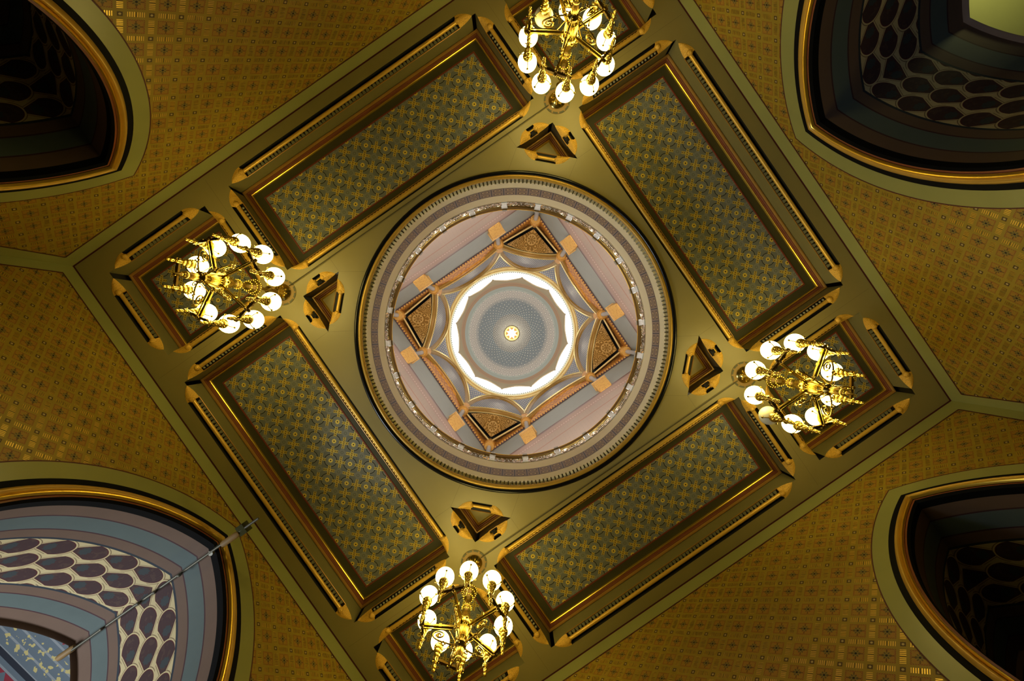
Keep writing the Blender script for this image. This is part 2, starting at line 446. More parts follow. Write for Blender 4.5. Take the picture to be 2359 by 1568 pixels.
def scroll_mat():
    n = NT('gold_scroll_panel'); u, v = n.uv()   # u, v in metres about the rosette
    r = n.hyp(u, v)
    w = n.nt.nodes.new('ShaderNodeTexVoronoi'); w.feature = 'F1'; w.inputs['Scale'].default_value = 3.4
    cx = n.nt.nodes.new('ShaderNodeCombineXYZ'); n.nt.links.new(n.ab(u), cx.inputs[0]); n.nt.links.new(v, cx.inputs[1])
    n.nt.links.new(cx.outputs[0], w.inputs['Vector'])
    sp = n.m('SINE', n.mul(w.outputs['Distance'], 26.0))
    c = n.mix(n.mul(n.gt(sp, .35), n.gt(r, .30)), LINC(.40, .20, .035), LINC(.85, .52, .15))
    c = n.mix(n.band(r, .22, .27), c, LINC(.88, .56, .18))
    sk = n.mul(n.band(r, .06, .22), n.gt(n.m('SINE', n.mul(n.m('ARCTAN2', v, u), 8.0)), .55))
    c = n.mix(sk, c, LINC(.88, .56, .18))
    return n.done(c, .35, .45, .5)
M['scroll'] = scroll_mat()

def westceil():
    n = NT('blue_stencilled_hall_ceiling'); u, v = n.uv()
    s = n.add(n.mul(v, .986), n.mul(u, .165)); t = n.sub(n.mul(u, .986), n.mul(v, .165))
    c = n.mix(n.noise(1.5, 3), LINC(.13, .17, .21), LINC(.17, .21, .25))
    f = n.fr(n.mul(s, .62))
    c = n.mix(n.lt(n.near(n.mul(s, 3.1)), .09), c, LINC(.30, .33, .36))
    gold = n.mul(n.band(f, .30, .72), n.gt(n.noise(6.0, 2), .58))
    c = n.mix(gold, c, LINC(.62, .52, .22))
    tri = n.mul(n.band(f, .02, .16), n.lt(n.near(n.mul(t, 3.2)), n.mul(n.sub(.16, f), 3.4)))
    c = n.mix(tri, c, LINC(.30, .04, .06))
    c = n.mix(n.band(f, .80, .90), c, LINC(.03, .035, .05))
    return n.done(c, .35, 0, .5)
M['westceil'] = westceil()
M['eastceil'] = paint('yellow_green_plaster', LINC(.55, .56, .26), 0.5, 0, .12, .8)
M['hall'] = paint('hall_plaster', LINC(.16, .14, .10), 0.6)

# ------------------------------------------------------------------ shell of the hall
b = MB(); b.face([(-15, -15, 0), (15, -15, 0), (15, 15, 0), (-15, 15, 0)])
tag(b.build('floor', M['floor'], smooth=False), 'stone floor of the domed hall', 'floor', kind='structure')

def arch_pts(w, R, apex, d, n=26):
    """right half (centre to springing) of a pointed arch inset by d: list of (x, drop)"""
    c = R - w; r = R - d; top = math.sqrt(R*R - c*c); spring = apex + top
    a0 = math.acos(c/r); pts = []
    for i in range(n+1):
        a = a0*(1 - i/n); pts.append((r*math.cos(a) - c, spring - r*math.sin(a)))
    return pts, spring
def arch_loop(w, R, apex, d, n=26, foot=H):
    P, sp = arch_pts(w, R, apex, d, n)
    L = [(x, y) for x, y in P] + [(P[-1][0], foot)]
    return [(-x, y) for x, y in reversed(L)] + L[1:]        # left foot ... apex ... right foot

WALLS = {   # name: (fn(u, drop, out), half width, arch centre, arch params)
    'north': (lambda u, d, o=0.0: (u, -WB - o, H - d), WA, -4.51, (2.42, 4.20, 1.245), .85, 'wall_n'),
    'south': (lambda u, d, o=0.0: (u, WB + o, H - d), WA, 4.50, (2.42, 4.20, 1.24), .85, 'wall_s'),
    'west': (lambda u, d, o=0.0: (-WA - o, u, H - d), WB, .05, (2.98, 4.55, .57), 1.0, 'wall_w'),
    'east': (lambda u, d, o=0.0: (WA + o, u, H - d), WB, 0.0, (2.98, 4.55, .60), 1.0, 'wall_e'),
}
PLACE = {'north': 'upper left', 'south': 'lower right', 'west': 'lower left', 'east': 'upper right'}
for side, (fn, hw, ac, (w, R, ap), k, mk) in WALLS.items():
    hole = [(x + ac, y) for x, y in arch_loop(w, R, ap, .10*k)]
    loop = hole + [(hw, H), (hw, 0), (-hw, 0), (-hw, H)]
    b = MB()
    for tri, uv in fill([loop], lambda x, y: fn(x, y)): b.face(tri, 0, uv)
    tag(b.build('wall_' + side, M[mk], smooth=False), 'gilt stencilled wall behind the %s arch' % PLACE[side], 'wall', kind='structure')
# olive bands and thin dark red lines along the top and in the corners of the walls
tn = 0
for side, (fn, hw, ac, par, k, mk) in WALLS.items():
    b = MB()
    def strip(u0, u1, d0, d1, m, o=-.008):
        b.face([fn(u0, d0, o), fn(u1, d0, o), fn(u1, d1, o), fn(u0, d1, o)], m)
    strip(-hw, hw, .02, .385, 0); strip(-hw, hw, 0, .02, 1); strip(-hw+.25, hw-.25, .385, .415, 1)
    for s in (-1, 1):
        strip(s*hw, s*(hw-.235), .385, H, 0); strip(s*(hw-.235), s*(hw-.262), .40, H, 1)
    tn += 1
    tag(b.build('trim_%d' % tn, [M['olive'], M['darkred']], smooth=False), 'olive band edging the top and corners of the %s wall' % PLACE[side], 'wall band', kind='structure')

# ------------------------------------------------------------------ archways
def arch_thing(side, dark):
    fn, hw, ac, (w, R, ap), k, mk = WALLS[side]
    foot = H - .02
    root = empty('archway', fn(ac, H, 0))
    off = Vector(root.location)
    g = lambda u, d, o=0.0: tuple(Vector(fn(u, d, o)) - off)
    def ring(d0, d1, o0, o1, m, name, label=None, n=30, uvs=False):
        A = arch_loop(w, R, ap, d0*k, n, foot); B = arch_loop(w, R, ap, d1*k, n, foot)
        b = MB(); b.grid([[g(x+ac, y, o0) for x, y in A], [g(x+ac, y, o1) for x, y in B]], 0)
        o = b.build(name, m, root)
        if label: o['label'] = label
        return o
    ring(0, .025, -.014, -.014, M['darkred'], 'edge_line', 'thin dark red outer line')
    ring(.025, .335, -.014, -.014, M['olive'], 'outer_band', 'plain olive outer band')
    ring(.325, .455, -.012, -.005, M['blackmatte'], 'outer_fillet', 'black fillet')
    b = MB(); P = []
    N = 9
    for i in range(N):
        t = i/(N-1); a = PI*t
        P.append([g(x+ac, y, -.02 - .06*math.sin(a)) for x, y in arch_loop(w, R, ap, (.45 + .13*t)*k, 30, foot)])
    b.grid(P, 0); b.build('gilt_roll', M['rollbrown'], root)['label'] = 'thick bronze gold roll moulding'
    b = MB(); P = []
    for i in range(7):
        t = i/6; a = PI*t
        P.append([g(x+ac, y, -.035 - .055*math.sin(a)) for x, y in arch_loop(w, R, ap, (.575 + .065*t)*k, 30, foot)])
    b.grid(P, 0); b.build('gilt_fillet', M['gold'], root)['label'] = 'bright gold leaf fillet'
    ring(.635, .685, -.02, -.03, M['maroon'], 'inner_bead', 'reddish inner bead')
    ring(.685, .72, -.03, .02, M['blackmatte'], 'inner_fillet', 'black inner fillet')
    # painted bands of the deep inside of the arch
    bands = [(.02, .16, 'blackmatte'), (.16, .43, 'ibrown'), (.43, .46, 'iline'), (.46, .82, 'iblue'), (.82, .85, 'iline'), (.85, 1.07, 'ibrown'), (1.07, 1.12, 'ibluel'),
             (1.12, 2.45, 'leaf'), (2.45, 2.50, 'ibluel'), (2.50, 2.72, 'ibrown'), (2.72, 2.75, 'iline'), (2.75, 3.13, 'iblue'), (3.13, 3.16, 'iline'), (3.16, 3.50, 'ibrown')]
    A = arch_loop(w, R, ap, .72*k, 40, foot)
    s = [0]
    for i in range(1, len(A)): s.append(s[-1] + math.hypot(A[i][0]-A[i-1][0], A[i][1]-A[i-1][1]))
    mid = len(A)//2
    b = MB(); mats = []
    for o0, o1, mm in bands:
        if mm == 'leaf': continue
        if M[mm] not in mats: mats.append(M[mm])
        b.grid([[g(x+ac, y, o0) for x, y in A], [g(x+ac, y, o1) for x, y in A]], mats.index(M[mm]))
    b.build('painted_reveal', mats, root)['label'] = 'brown and slate blue bands inside the arch'
    b = MB()
    UV = [[(abs(s[i]-s[mid]), v) for i in range(len(A))] for v in (0, 1.33)]
    b.grid([[g(x+ac, y, 1.12) for x, y in A], [g(x+ac, y, 2.45) for x, y in A]], 0, UV)
    b.build('leaf_band', M['leaf'], root)['label'] = 'stencilled band of dark leaves on cream'
    b = MB(); P = []
    for i in range(7):
        t = i/6; a = PI*t
        P.append([g(x+ac, y, 3.49 + .07*t) for x, y in arch_loop(w, R, ap, (.72 + .10*math.sin(a))*k, 40, foot)])
    b.grid(P, 0); b.build('inner_roll', M['ibrown'], root)['label'] = 'dark roll at the far edge'
    return root
LBL = {'west': 'large pointed arch with daylit bands at lower left, metal pole along its crown',
       'east': 'large pointed arch at upper right, opening to a yellow green ceiling',
       'north': 'smaller dark pointed arch at upper left of the hall',
       'south': 'smaller dark pointed arch at lower right of the hall'}
for side in WALLS:
    tag(arch_thing(side, side in ('north', 'south')), LBL[side], 'archway', 'pointed archways of the hall')
# halls behind the arches
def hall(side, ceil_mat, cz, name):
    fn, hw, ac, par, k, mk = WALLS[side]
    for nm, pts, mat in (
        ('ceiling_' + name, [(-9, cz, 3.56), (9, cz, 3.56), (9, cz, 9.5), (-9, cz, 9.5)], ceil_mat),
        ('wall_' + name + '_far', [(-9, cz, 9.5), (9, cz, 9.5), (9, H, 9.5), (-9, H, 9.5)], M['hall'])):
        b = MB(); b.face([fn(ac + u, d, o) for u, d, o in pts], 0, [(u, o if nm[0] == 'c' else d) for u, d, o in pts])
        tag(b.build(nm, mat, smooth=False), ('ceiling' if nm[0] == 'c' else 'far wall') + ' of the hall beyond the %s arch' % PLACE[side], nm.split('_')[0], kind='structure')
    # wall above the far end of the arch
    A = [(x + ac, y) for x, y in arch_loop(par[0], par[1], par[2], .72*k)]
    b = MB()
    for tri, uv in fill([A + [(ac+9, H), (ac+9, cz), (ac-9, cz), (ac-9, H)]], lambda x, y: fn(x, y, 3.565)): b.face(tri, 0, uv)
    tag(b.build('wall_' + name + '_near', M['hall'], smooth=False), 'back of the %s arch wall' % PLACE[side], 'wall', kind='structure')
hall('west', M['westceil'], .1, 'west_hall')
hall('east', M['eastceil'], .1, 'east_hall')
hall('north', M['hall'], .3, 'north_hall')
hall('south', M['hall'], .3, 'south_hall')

# pole along the crown of the lower left arch
zp = CZ + 9.46
t = empty('pole', (-WA, .12, zp))
b = MB(); b.tube([(1.13, 0, .05), (-3.46, .04, 0)], .026, 10); b.tube([(-.05, .03, .02), (-.05, .03, .085)], .05, 8)
b.build('rod', M['rod'], t)
for x in (.46, -3.56):
    b = MB(); b.tube([(x-.22, .02, .0), (x-.17, .02, .02), (x+.13, .02, .03), (x+.18, .02, .04)], lambda q: .045+.02*math.sin(PI*q), 10)
    b.build('handle', M['wood'], t)['label'] = 'tan wooden sleeve'
for x in (-.75, -1.35, -1.75, -2.65):
    b = MB(); b.lathe([(.012, .03), (.03, .04), (.03, .09), (.02, .14)], (x, .03, -.12), 8); b.build('clamp', M['rod'], t)
b = MB(); b.box((.72, 0, .12), (.16, .20, .2)); b.box((.36, 0, .14), (.72, .05, .05)); b.build('bracket', M['bracket'], t)['label'] = 'olive mounting bracket'
tag(t, 'thin metal pole with tan sleeves running along the crown of the lower left arch', 'pole')

# ------------------------------------------------------------------ ceiling with its coffers
CE, CH = .215, .135        # chamfer: depth into the soffit, height on the fascia
STOP = .34                # length of a carved chamfer stop
def edge_frame(p0, p1):
    d = Vector((p1[0]-p0[0], p1[1]-p0[1])); L = d.length; d /= L
    return d, Vector((d.y, -d.x)), L       # along, outwards (polygon counter-clockwise)
def prof(t, L, t0, st=STOP):
    """0..1 how far the chamfer is developed at distance t along an edge of length L"""
    x = min(t, L - t)
    if x <= t0: return 0.0
    if x >= t0 + st: return 1.0
    return math.sin(PI/2*(x - t0)/st)**.72
def stations(L, t0, st=STOP):
    a = [t0 + st*i/8 for i in range(9)]
    return [0] + a + [L - x for x in reversed(a)]
def opening_loop(poly, t0s, st=STOP):
    out = []
    for i in range(len(poly)):
        p0, p1 = poly[i], poly[(i+1) % len(poly)]
        d, n, L = edge_frame(p0, p1)
        for t in stations(L, t0s[i], st):
            q = Vector(p0) + d*t + n*CE*prof(t, L, t0s[i], st)
            out.append((q.x, q.y))
    return out
def inset(poly, k):
    out = []; n = len(poly)
    for i in range(n):
        d0, n0, _ = edge_frame(poly[i-1], poly[i]); d1, n1, _ = edge_frame(poly[i], poly[(i+1) % n])
        # intersect the two edges moved inwards by k
        a = Vector(poly[i]) - n0*k; c = Vector(poly[i]) - n1*k
        den = d0.x*d1.y - d0.y*d1.x
        t = ((c.x-a.x)*d1.y - (c.y-a.y)*d1.x)/den
        q = a + d0*t; out.append((q.x, q.y))
    return out
def sweep(poly, prof_, m=0):
    b = MB(); rows = [[(x, y, h) for x, y in inset(poly, k)] for k, h in prof_]
    b.grid(rows, m, None, False, True); return b
def to_local(poly, o): return [(x-o[0], y-o[1]) for x, y in poly]

def coffer(name, poly, t0s, ornaments, label, cat, group, depth=.535, pd=.665, border=.37, st=STOP, molds=None, pattern=True, boss=(), ch=CH):
    cx = sum(p[0] for p in poly)/len(poly); cy = sum(p[1] for p in poly)/len(poly)
    root = empty(name, (cx, cy, H)); P = to_local(poly, (cx, cy))
    # fascia: upright sides of the beams
    b = MB()
    for i in range(len(P)):
        p0, p1 = P[i], P[(i+1) % len(P)]; d, n, L = edge_frame(p0, p1); r0 = []; r1 = []
        for t in stations(L, t0s[i], st):
            q = Vector(p0) + d*t; r0.append((q.x, q.y, ch*prof(t, L, t0s[i], st))); r1.append((q.x, q.y, depth))
        b.grid([r0, r1])
    b.build('fascia', M['fascia' if pattern else 'fasciadark'], root, False)
    k = border/.37
    sweep(P, [(0, depth), (.02, depth-.02), (.04, depth-.012), (.055, depth+.02), (.06, depth+.03)]).build('ochre_moulding', M['browngold'], root)
    sweep(P, [(.06, depth+.03), (.075, depth+.03), (.09, depth+.06), (.105, depth+.06), (.118, depth+.10)]).build('maroon_moulding', M['maroon'], root)
    sweep(P, [(.118, depth+.10), (.124, depth+.085), (.135, depth+.08), (.148, depth+.09), (.155, pd)]).build('gilt_fillet', M['gold'], root)
    if pattern:
        sweep(P, [(.15, pd), (border-.035, pd)]).build('dark_border', M['border'], root, False)
        sweep(P, [(border-.035, pd), (border-.03, pd-.012), (border-.005, pd-.012), (border, pd)]).build('red_fillet', M['redline'], root, False)
        b = MB(); I = inset(P, border-.002)
        b.face([(x, y, pd) for x, y in I], 0, [(x + cx, y + cy) for x, y in I])
        b.build('patterned_panel', M['panel'], root, False)
    else:
        b = MB(); I = inset(P, .15); b.face([(x, y, pd) for x, y in I]); b.build('plain_panel', M['soffit'], root, False)
    for i in range(len(P)):
        chamfer(root, P[i], P[(i+1) % len(P)], t0s[i], ornaments[i], st, i in boss, ch)
    tag(root, label, cat, group)
    return root

def chamfer(root, p0, p1, t0, orn, st, boss=False, CH=CH):
    d, n, L = edge_frame(p0, p1)
    d3 = Vector((d.x, d.y, 0)); n3 = Vector((n.x, n.y, 0)); Z = Vector((0, 0, 1)); o = Vector((p0[0], p0[1], 0))
    a, c = t0 + st, L - t0 - st
    at = lambda t, e, h: o + d3*t + n3*e + Z*h
    hb = MB()                                   # dark rebate behind the roll
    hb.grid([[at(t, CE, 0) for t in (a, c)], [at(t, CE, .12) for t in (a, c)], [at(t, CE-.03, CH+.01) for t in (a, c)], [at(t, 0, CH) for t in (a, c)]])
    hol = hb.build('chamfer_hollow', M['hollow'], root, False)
    rb = MB()
    rb.tube([at(a-.04, .112, .062), at(c+.04, .112, .062)], .046, 12)
    rb.build('gilt_roll', M['goldpaint'], hol)
    lb = MB(); lb.tube([at(a-.02, -.004, CH), at(c+.02, -.004, CH)], .012, 6); lb.build('gilt_line', M['browngold'], hol)
    if orn != 'none':
        sp = .0955 if orn == 'tooth' else .088
        k = max(1, int((c - a - .06)/sp)); bb = MB()
        for i in range(k):
            t = (a + c)/2 + (i - (k-1)/2)*sp
            if orn == 'tooth':
                q = at(t, .052, CH-.012); R = Matrix((d3, n3, Z)).transposed()
                w = sp*.44
                B = [q + d3*sx*w + n3*sy*.045 for sx, sy in ((-1,-1),(1,-1),(1,.2),(-1,.2))]; T = q + n3*.055 - Z*.05
                for j in range(4): bb.face([B[j], B[(j+1) % 4], T])
            elif orn == 'bead': bb.ball(at(t, .045, CH-.035), .030, 0, 8, 6)
        if orn == 'dentil':                      # one beaded strip
            nn = 8*k; bb.tube([at(a + (c-a)*i/nn, .066, .052) for i in range(nn+1)], lambda q: .007 + .013*abs(math.sin(PI*q*k)), 6)
            bb.build('beaded_strip', M['goldpaint'], hol)
        else: bb.build(orn + '_row', M['bead' if orn == 'bead' else 'tooth'], hol, orn != 'tooth')
    if boss:
        q = at(L/2, .06, CH-.03); R = Matrix((d3, n3, Z)).transposed(); bb = MB()
        bb.box(q, (.10, .10, .06), 0, R)
        B = [q - Z*.03 + d3*sx*.05 + n3*sy*.05 for sx, sy in ((-1,-1),(1,-1),(1,1),(-1,1))]
        for j in range(4): bb.face([B[j], B[(j+1) % 4], q - Z*.08])
        bb.build('square_boss', M['hollow'], hol, False)['label'] = 'small dark pyramid stud'
    for sgn in (0, 1):                           # carved gilt stops at both ends
        T = (lambda u: t0 + u) if sgn == 0 else (lambda u: L - t0 - u)
        b = MB(); rows = []
        for i in range(9):
            u = st*i/8; f = prof(t0 + u, L, t0, st) if i else 0.02
            row = []
            for j in range(9):
                v = j/8; bul = math.sin(PI*v)
                e = CE*f*(1-v) - .05*f*bul*.3; h = CH*f*v - .060*f*bul*(.6+.4*math.sin(PI*i/8))
                row.append(at(T(u), e - (.004 if j == 8 else 0), h - .004))
            rows.append(row)
        b.grid(rows)
        b.face([p for p in rows[-1]] + [at(T(st), CE*.6, CH*.9)])
        b.ball(at(T(st*.93), .115, .045), .074, 0, 12, 8)
        b.build('leaf_stop', M['carved'], root)

rect = lambda x0, x1, y0, y1: [(x0, y0), (x1, y0), (x1, y1), (x0, y1)]
LA, LB0, LB1 = 3.44, 4.16, 6.50          # long coffers parallel to X
MA0, MA1, MB_ = 4.17, 6.87, 3.405        # long coffers parallel to Y
openings = []
def add_coffer(name, poly, t0, orn, *a, **k):
    t0s = [t0]*len(poly) if not isinstance(t0, list) else t0
    openings.append(opening_loop(poly, t0s, k.get('st', STOP)))
    return coffer(name, poly, t0s, orn, *a, **k)
G = 'long ceiling coffers around the dome well'
add_coffer('ceiling_coffer', rect(-LA, LA, -LB1, -LB0), .10, ['tooth', 'bead', 'dentil', 'bead'],
           'long patterned ceiling coffer at upper left of the dome well', 'ceiling coffer', G)
add_coffer('ceiling_coffer', rect(-LA, LA, LB0, LB1), .10, ['dentil', 'bead', 'tooth', 'bead'],
           'long patterned ceiling coffer at lower right of the dome well', 'ceiling coffer', G)
add_coffer('ceiling_coffer', rect(-MA1, -MA0, -MB_, MB_), .10, ['bead', 'dentil', 'bead', 'tooth'],
           'long patterned ceiling coffer at lower left of the dome well', 'ceiling coffer', G)
add_coffer('ceiling_coffer', rect(MA0, MA1, -MB_, MB_), .10, ['bead', 'tooth', 'bead', 'dentil'],
           'long patterned ceiling coffer at upper right of the dome well', 'ceiling coffer', G)
for sx, sy, w in ((-1, -1, 'left'), (1, -1, 'top'), (1, 1, 'right'), (-1, 1, 'bottom')):
    x0, x1 = sorted((sx*4.15, sx*6.83)); y0, y1 = sorted((sy*4.13, sy*6.44))
    add_coffer('corner_coffer', rect(x0, x1, y0, y1), .16, ['dentil' if sy > 0 else 'tooth', 'tooth' if sx > 0 else 'dentil', 'tooth' if sy > 0 else 'dentil', 'dentil' if sx > 0 else 'tooth'],
               'square dark-bordered ceiling coffer above the %s chandelier' % w, 'ceiling coffer', 'square coffers at the ceiling corners', border=.35)
for sx, sy, w in ((-1, -1, 'left'), (1, -1, 'top'), (1, 1, 'right'), (-1, 1, 'bottom')):
    P = [(sx*3.485, sy*3.465), (sx*2.485, sy*3.465), (sx*3.485, sy*2.465)]
    d = (P[1][0]-P[0][0])*(P[2][1]-P[0][1]) - (P[1][1]-P[0][1])*(P[2][0]-P[0][0])
    hyp = 1
    legs = (0, 2)
    if d < 0: P = [P[0], P[2], P[1]]
    add_coffer('triangular_coffer', P, [.10, .17, .10], ['none', 'none', 'none'],
               'small triangular coffer with gilt corners between dome ring and %s chandelier' % w, 'ceiling coffer', 'triangular coffers around the dome ring',
               depth=.45, pd=.60, pattern=False, st=.30, boss=(0, 2), ch=.07)
RC = (.05, .01)
circ = [(RC[0] + 3.69*math.cos(2*PI*i/120), RC[1] + 3.69*math.sin(2*PI*i/120)) for i in range(120)]
outer = [(-WA, -WB), (WA, -WB), (WA, WB), (-WA, WB)]
b = MB()
for tri, uv in fill([outer, circ] + openings, lambda x, y: (x, y, H)): b.face(tri, 0, uv)
tag(b.build('ceiling', M['soffit'], smooth=False), 'flat olive ceiling beams around the coffers and the dome well', 'ceiling', kind='structure')
b = MB(); b.face([(-WA-4, -WB-4, H+.75), (WA+4, -WB-4, H+.75), (WA+4, -3.75, H+.75), (-WA-4, -3.75, H+.75)]); b.face([(-WA-4, 3.75, H+.75), (WA+4, 3.75, H+.75), (WA+4, WB+4, H+.75), (-WA-4, WB+4, H+.75)])
b.face([(-WA-4, -3.75, H+.75), (-3.75, -3.75, H+.75), (-3.75, 3.75, H+.75), (-WA-4, 3.75, H+.75)]); b.face([(3.75, -3.75, H+.75), (WA+4, -3.75, H+.75), (WA+4, 3.75, H+.75), (3.75, 3.75, H+.75)])
tag(b.build('ceiling_deck', M['hall'], smooth=False), 'deck closing the ceiling coffers from above', 'ceiling', kind='structure')
b = MB()
for i in range(4):
    (x0, y0), (x1, y1) = outer[i], outer[(i+1) % 4]
    d, n, L = edge_frame(outer[i], outer[(i+1) % 4])
    for w0, w1, m in ((0, .035, 0),):
        q = [Vector(outer[i]) - n*w0, Vector(outer[(i+1) % 4]) - n*w0, Vector(outer[(i+1) % 4]) - n*w1 - d*w1, Vector(outer[i]) - n*w1 + d*w1]
        b.face([(p.x, p.y, H-.004) for p in q], m)
tag(b.build('trim_5', [M['darkred']], smooth=False), 'dark red painted line around the edge of the ceiling', 'painted line', kind='structure')
# fine joints in the plaster
b = MB()
def seam(p, q, w=.0045):
    p, q = Vector(p), Vector(q); d = (q-p).normalized(); n = Vector((-d.y, d.x))*w/2
    b.face([(v.x, v.y, H-.003) for v in (p-n, q-n, q+n, p+n)])
for sx in (-1, 1):
    for sy in (-1, 1):
        seam((sx*2.485, sy*3.465), (sx*2.485, sy*3.92)); seam((sx*3.485, sy*2.465), (sx*3.92, sy*2.465))
        seam((sx*2.485, sy*3.465), (sx*2.0, sy*3.12)); seam((sx*3.485, sy*2.465), (sx*3.0, sy*2.16))
        seam((sx*3.80, sy*4.2), (sx*3.80, sy*6.9)); seam((sx*4.2, sy*3.80), (sx*7.3, sy*3.80))
tag(b.build('trim_6', M['seam'], smooth=False), 'fine joint lines in the ceiling plaster', 'joint line', kind='structure')
for sy, w in ((-1, 'left and top'), (1, 'bottom and right')):
    b = MB(); b.tube([(-3.61 if sy < 0 else -3.57, sy*3.83, H-.038), (3.62, sy*3.83, H-.038)], .011, 6)
    tag(b.build('conduit', M['conduit']), 'thin dark conduit along the ceiling between the %s chandeliers' % w, 'conduit', 'ceiling conduits')

# ------------------------------------------------------------------ ring of the dome well
def lathe_mb(b, prof_, seg, m=0, uv=False):
    P = []; UV = []
    n = len(prof_)
    for j, (r, z) in enumerate(prof_):
        P.append([(r*math.cos(2*PI*i/seg), r*math.sin(2*PI*i/seg), z) for i in range(seg+1)])
        UV.append([(i/seg, j/(n-1)) for i in range(seg+1)])
    b.grid(P, m, UV)
def torus_prof(r, z, a, n=10): return [(r + a*math.cos(PI*2*i/n), z + a*math.sin(PI*2*i/n)) for i in range(n+1)]
root = empty('dome_ring', (*RC, H))
b = MB(); lathe_mb(b, torus_prof(3.665, 0, .055), 160); b.build('outer_roll', M['black'], root)['label'] = 'glossy black outer roll'
b = MB(); lathe_mb(b, torus_prof(3.578, .005, .050), 160); b.build('gilt_roll', M['rollbrown'], root)['label'] = 'gold roll moulding'
b = MB(); lathe_mb(b, [(3.56, .03), (3.55, .06), (3.565, .07), (3.565, .205), (3.50, .21), (3.50, .60)], 160); b.build('lower_cove', M['cream'], root)['label'] = 'plain cream band'
b = MB()
for i in range(240):
    a = 2*PI*(i+.5)/240; R = Matrix.Rotation(a, 3, 'Z'); r = Vector((math.cos(a), math.sin(a), 0))
    b.box(r*3.52 + Vector((0, 0, .14)), (.10, .058, .14), 0, R)
b.build('dentil_course', M['cream'], root, False)['label'] = 'course of small cream dentils'
b = MB(); lathe_mb(b, [(3.497, .58), (3.497, 1.17)], 160, 0, True); b.build('scroll_frieze', M['frieze'], root)['label'] = 'brown frieze of small scroll panels'
b = MB(); lathe_mb(b, [(3.50, 1.165), (3.505, 1.80), (3.62, 1.80)], 160); b.build('upper_cove', M['cream'], root)['label'] = 'upper plain cream band'
tag(root, 'round moulded ring with dentils and brown frieze at the foot of the dome well', 'ring moulding')

# balustrade at the gallery above the ring
ZG = H + 1.80
rail = empty('gallery_railing', (*RC, ZG))
cyl = lambda a, z, r=3.5: (r*math.cos(a), r*math.sin(a), z)
b = MB(); lathe_mb(b, [(3.50, .03), (3.53, .0), (3.60, .0), (3.60, .06), (3.50, .06), (3.50, .03)], 144); b.build('base_rail', M['bronze'], rail)
b = MB(); lathe_mb(b, [(3.475, .63), (3.50, .585), (3.60, .585), (3.62, .66), (3.56, .72), (3.475, .70), (3.475, .63)], 144); b.build('hand_rail', M['bronze'], rail)['label'] = 'broad bronze hand rail'
b = MB(); lathe_mb(b, torus_prof(3.478, .70, .016), 144); b.build('rail_edge', M['gold'], rail)['label'] = 'bright gilt edge of the hand rail'
pb = MB(); pb.box((3.535, 0, .30), (.085, .135, .56)); pb.box((3.50, 0, .36), (.03, .075, .34)); pb.box((3.535, 0, .555), (.11, .17, .05)); pb.box((3.535, 0, .05), (.11, .17, .05))
bk = MB(); bk.box((3.505, 0, .665), (.13, .13, .13))
sb = MB(); st_ = 2*PI/24; a0 = st_/2
def ring_tube(ac, zc, ra, rz, r, a_from=0, a_to=2*PI, n=20):
    pts = [cyl(ac + ra*math.cos(a_from + (a_to-a_from)*i/n), zc + rz*math.sin(a_from + (a_to-a_from)*i/n), 3.54) for i in range(n+1)]
    sb.tube(pts, r, 6)
for s in (-1, 1):
    ac = a0 + s*.072
    ring_tube(ac, .32, .042, .225, .017); ring_tube(ac, .32, .021, .11, .016)
    ring_tube(a0 + s*.022, .32, .020, .20, .014, PI*.5, PI*1.5) if s > 0 else ring_tube(a0 + s*.022, .32, .020, .20, .014, -PI*.5, PI*.5)
    sb.tube([cyl(a0 - .03, .32 + s*.075, 3.54), cyl(a0 + .03, .32 + s*.075, 3.54)], .017, 6)
    sb.tube([cyl(a0 - .028, .32 + s*.20, 3.54), cyl(a0 + .028, .32 + s*.20, 3.54)], .012, 6)
    sb.ball(cyl(a0 + s*.018, .53, 3.54), .02, 0, 6, 5)
    sb.tube([cyl(a0 + s*.114, .32, 3.54), cyl(a0 + s*.128, .44, 3.54)], .015, 6); sb.tube([cyl(a0 + s*.114, .32, 3.54), cyl(a0 + s*.128, .20, 3.54)], .015, 6)
    sb.tube([cyl(a0 + s*.05, .10, 3.54), cyl(a0 + s*.09, .10, 3.54)], .010, 6)
post = pb.build('post', M['post'], rail, False); post['label'] = 'white post'
brk = bk.build('bracket', M['bronze'], post, False)
scr = sb.build('openwork_panel', M['iron'], rail); scr['label'] = 'openwork scroll panel'
for i in range(1, 24):
    p2 = post.copy(); COL.objects.link(p2); p2.parent = rail; p2.rotation_euler = (0, 0, i*st_)
    k2 = brk.copy(); COL.objects.link(k2); k2.parent = p2
    s2 = scr.copy(); COL.objects.link(s2); s2.parent = rail; s2.rotation_euler = (0, 0, i*st_)
tag(rail, 'round bronze railing of scroll panels and white posts above the frieze', 'railing')

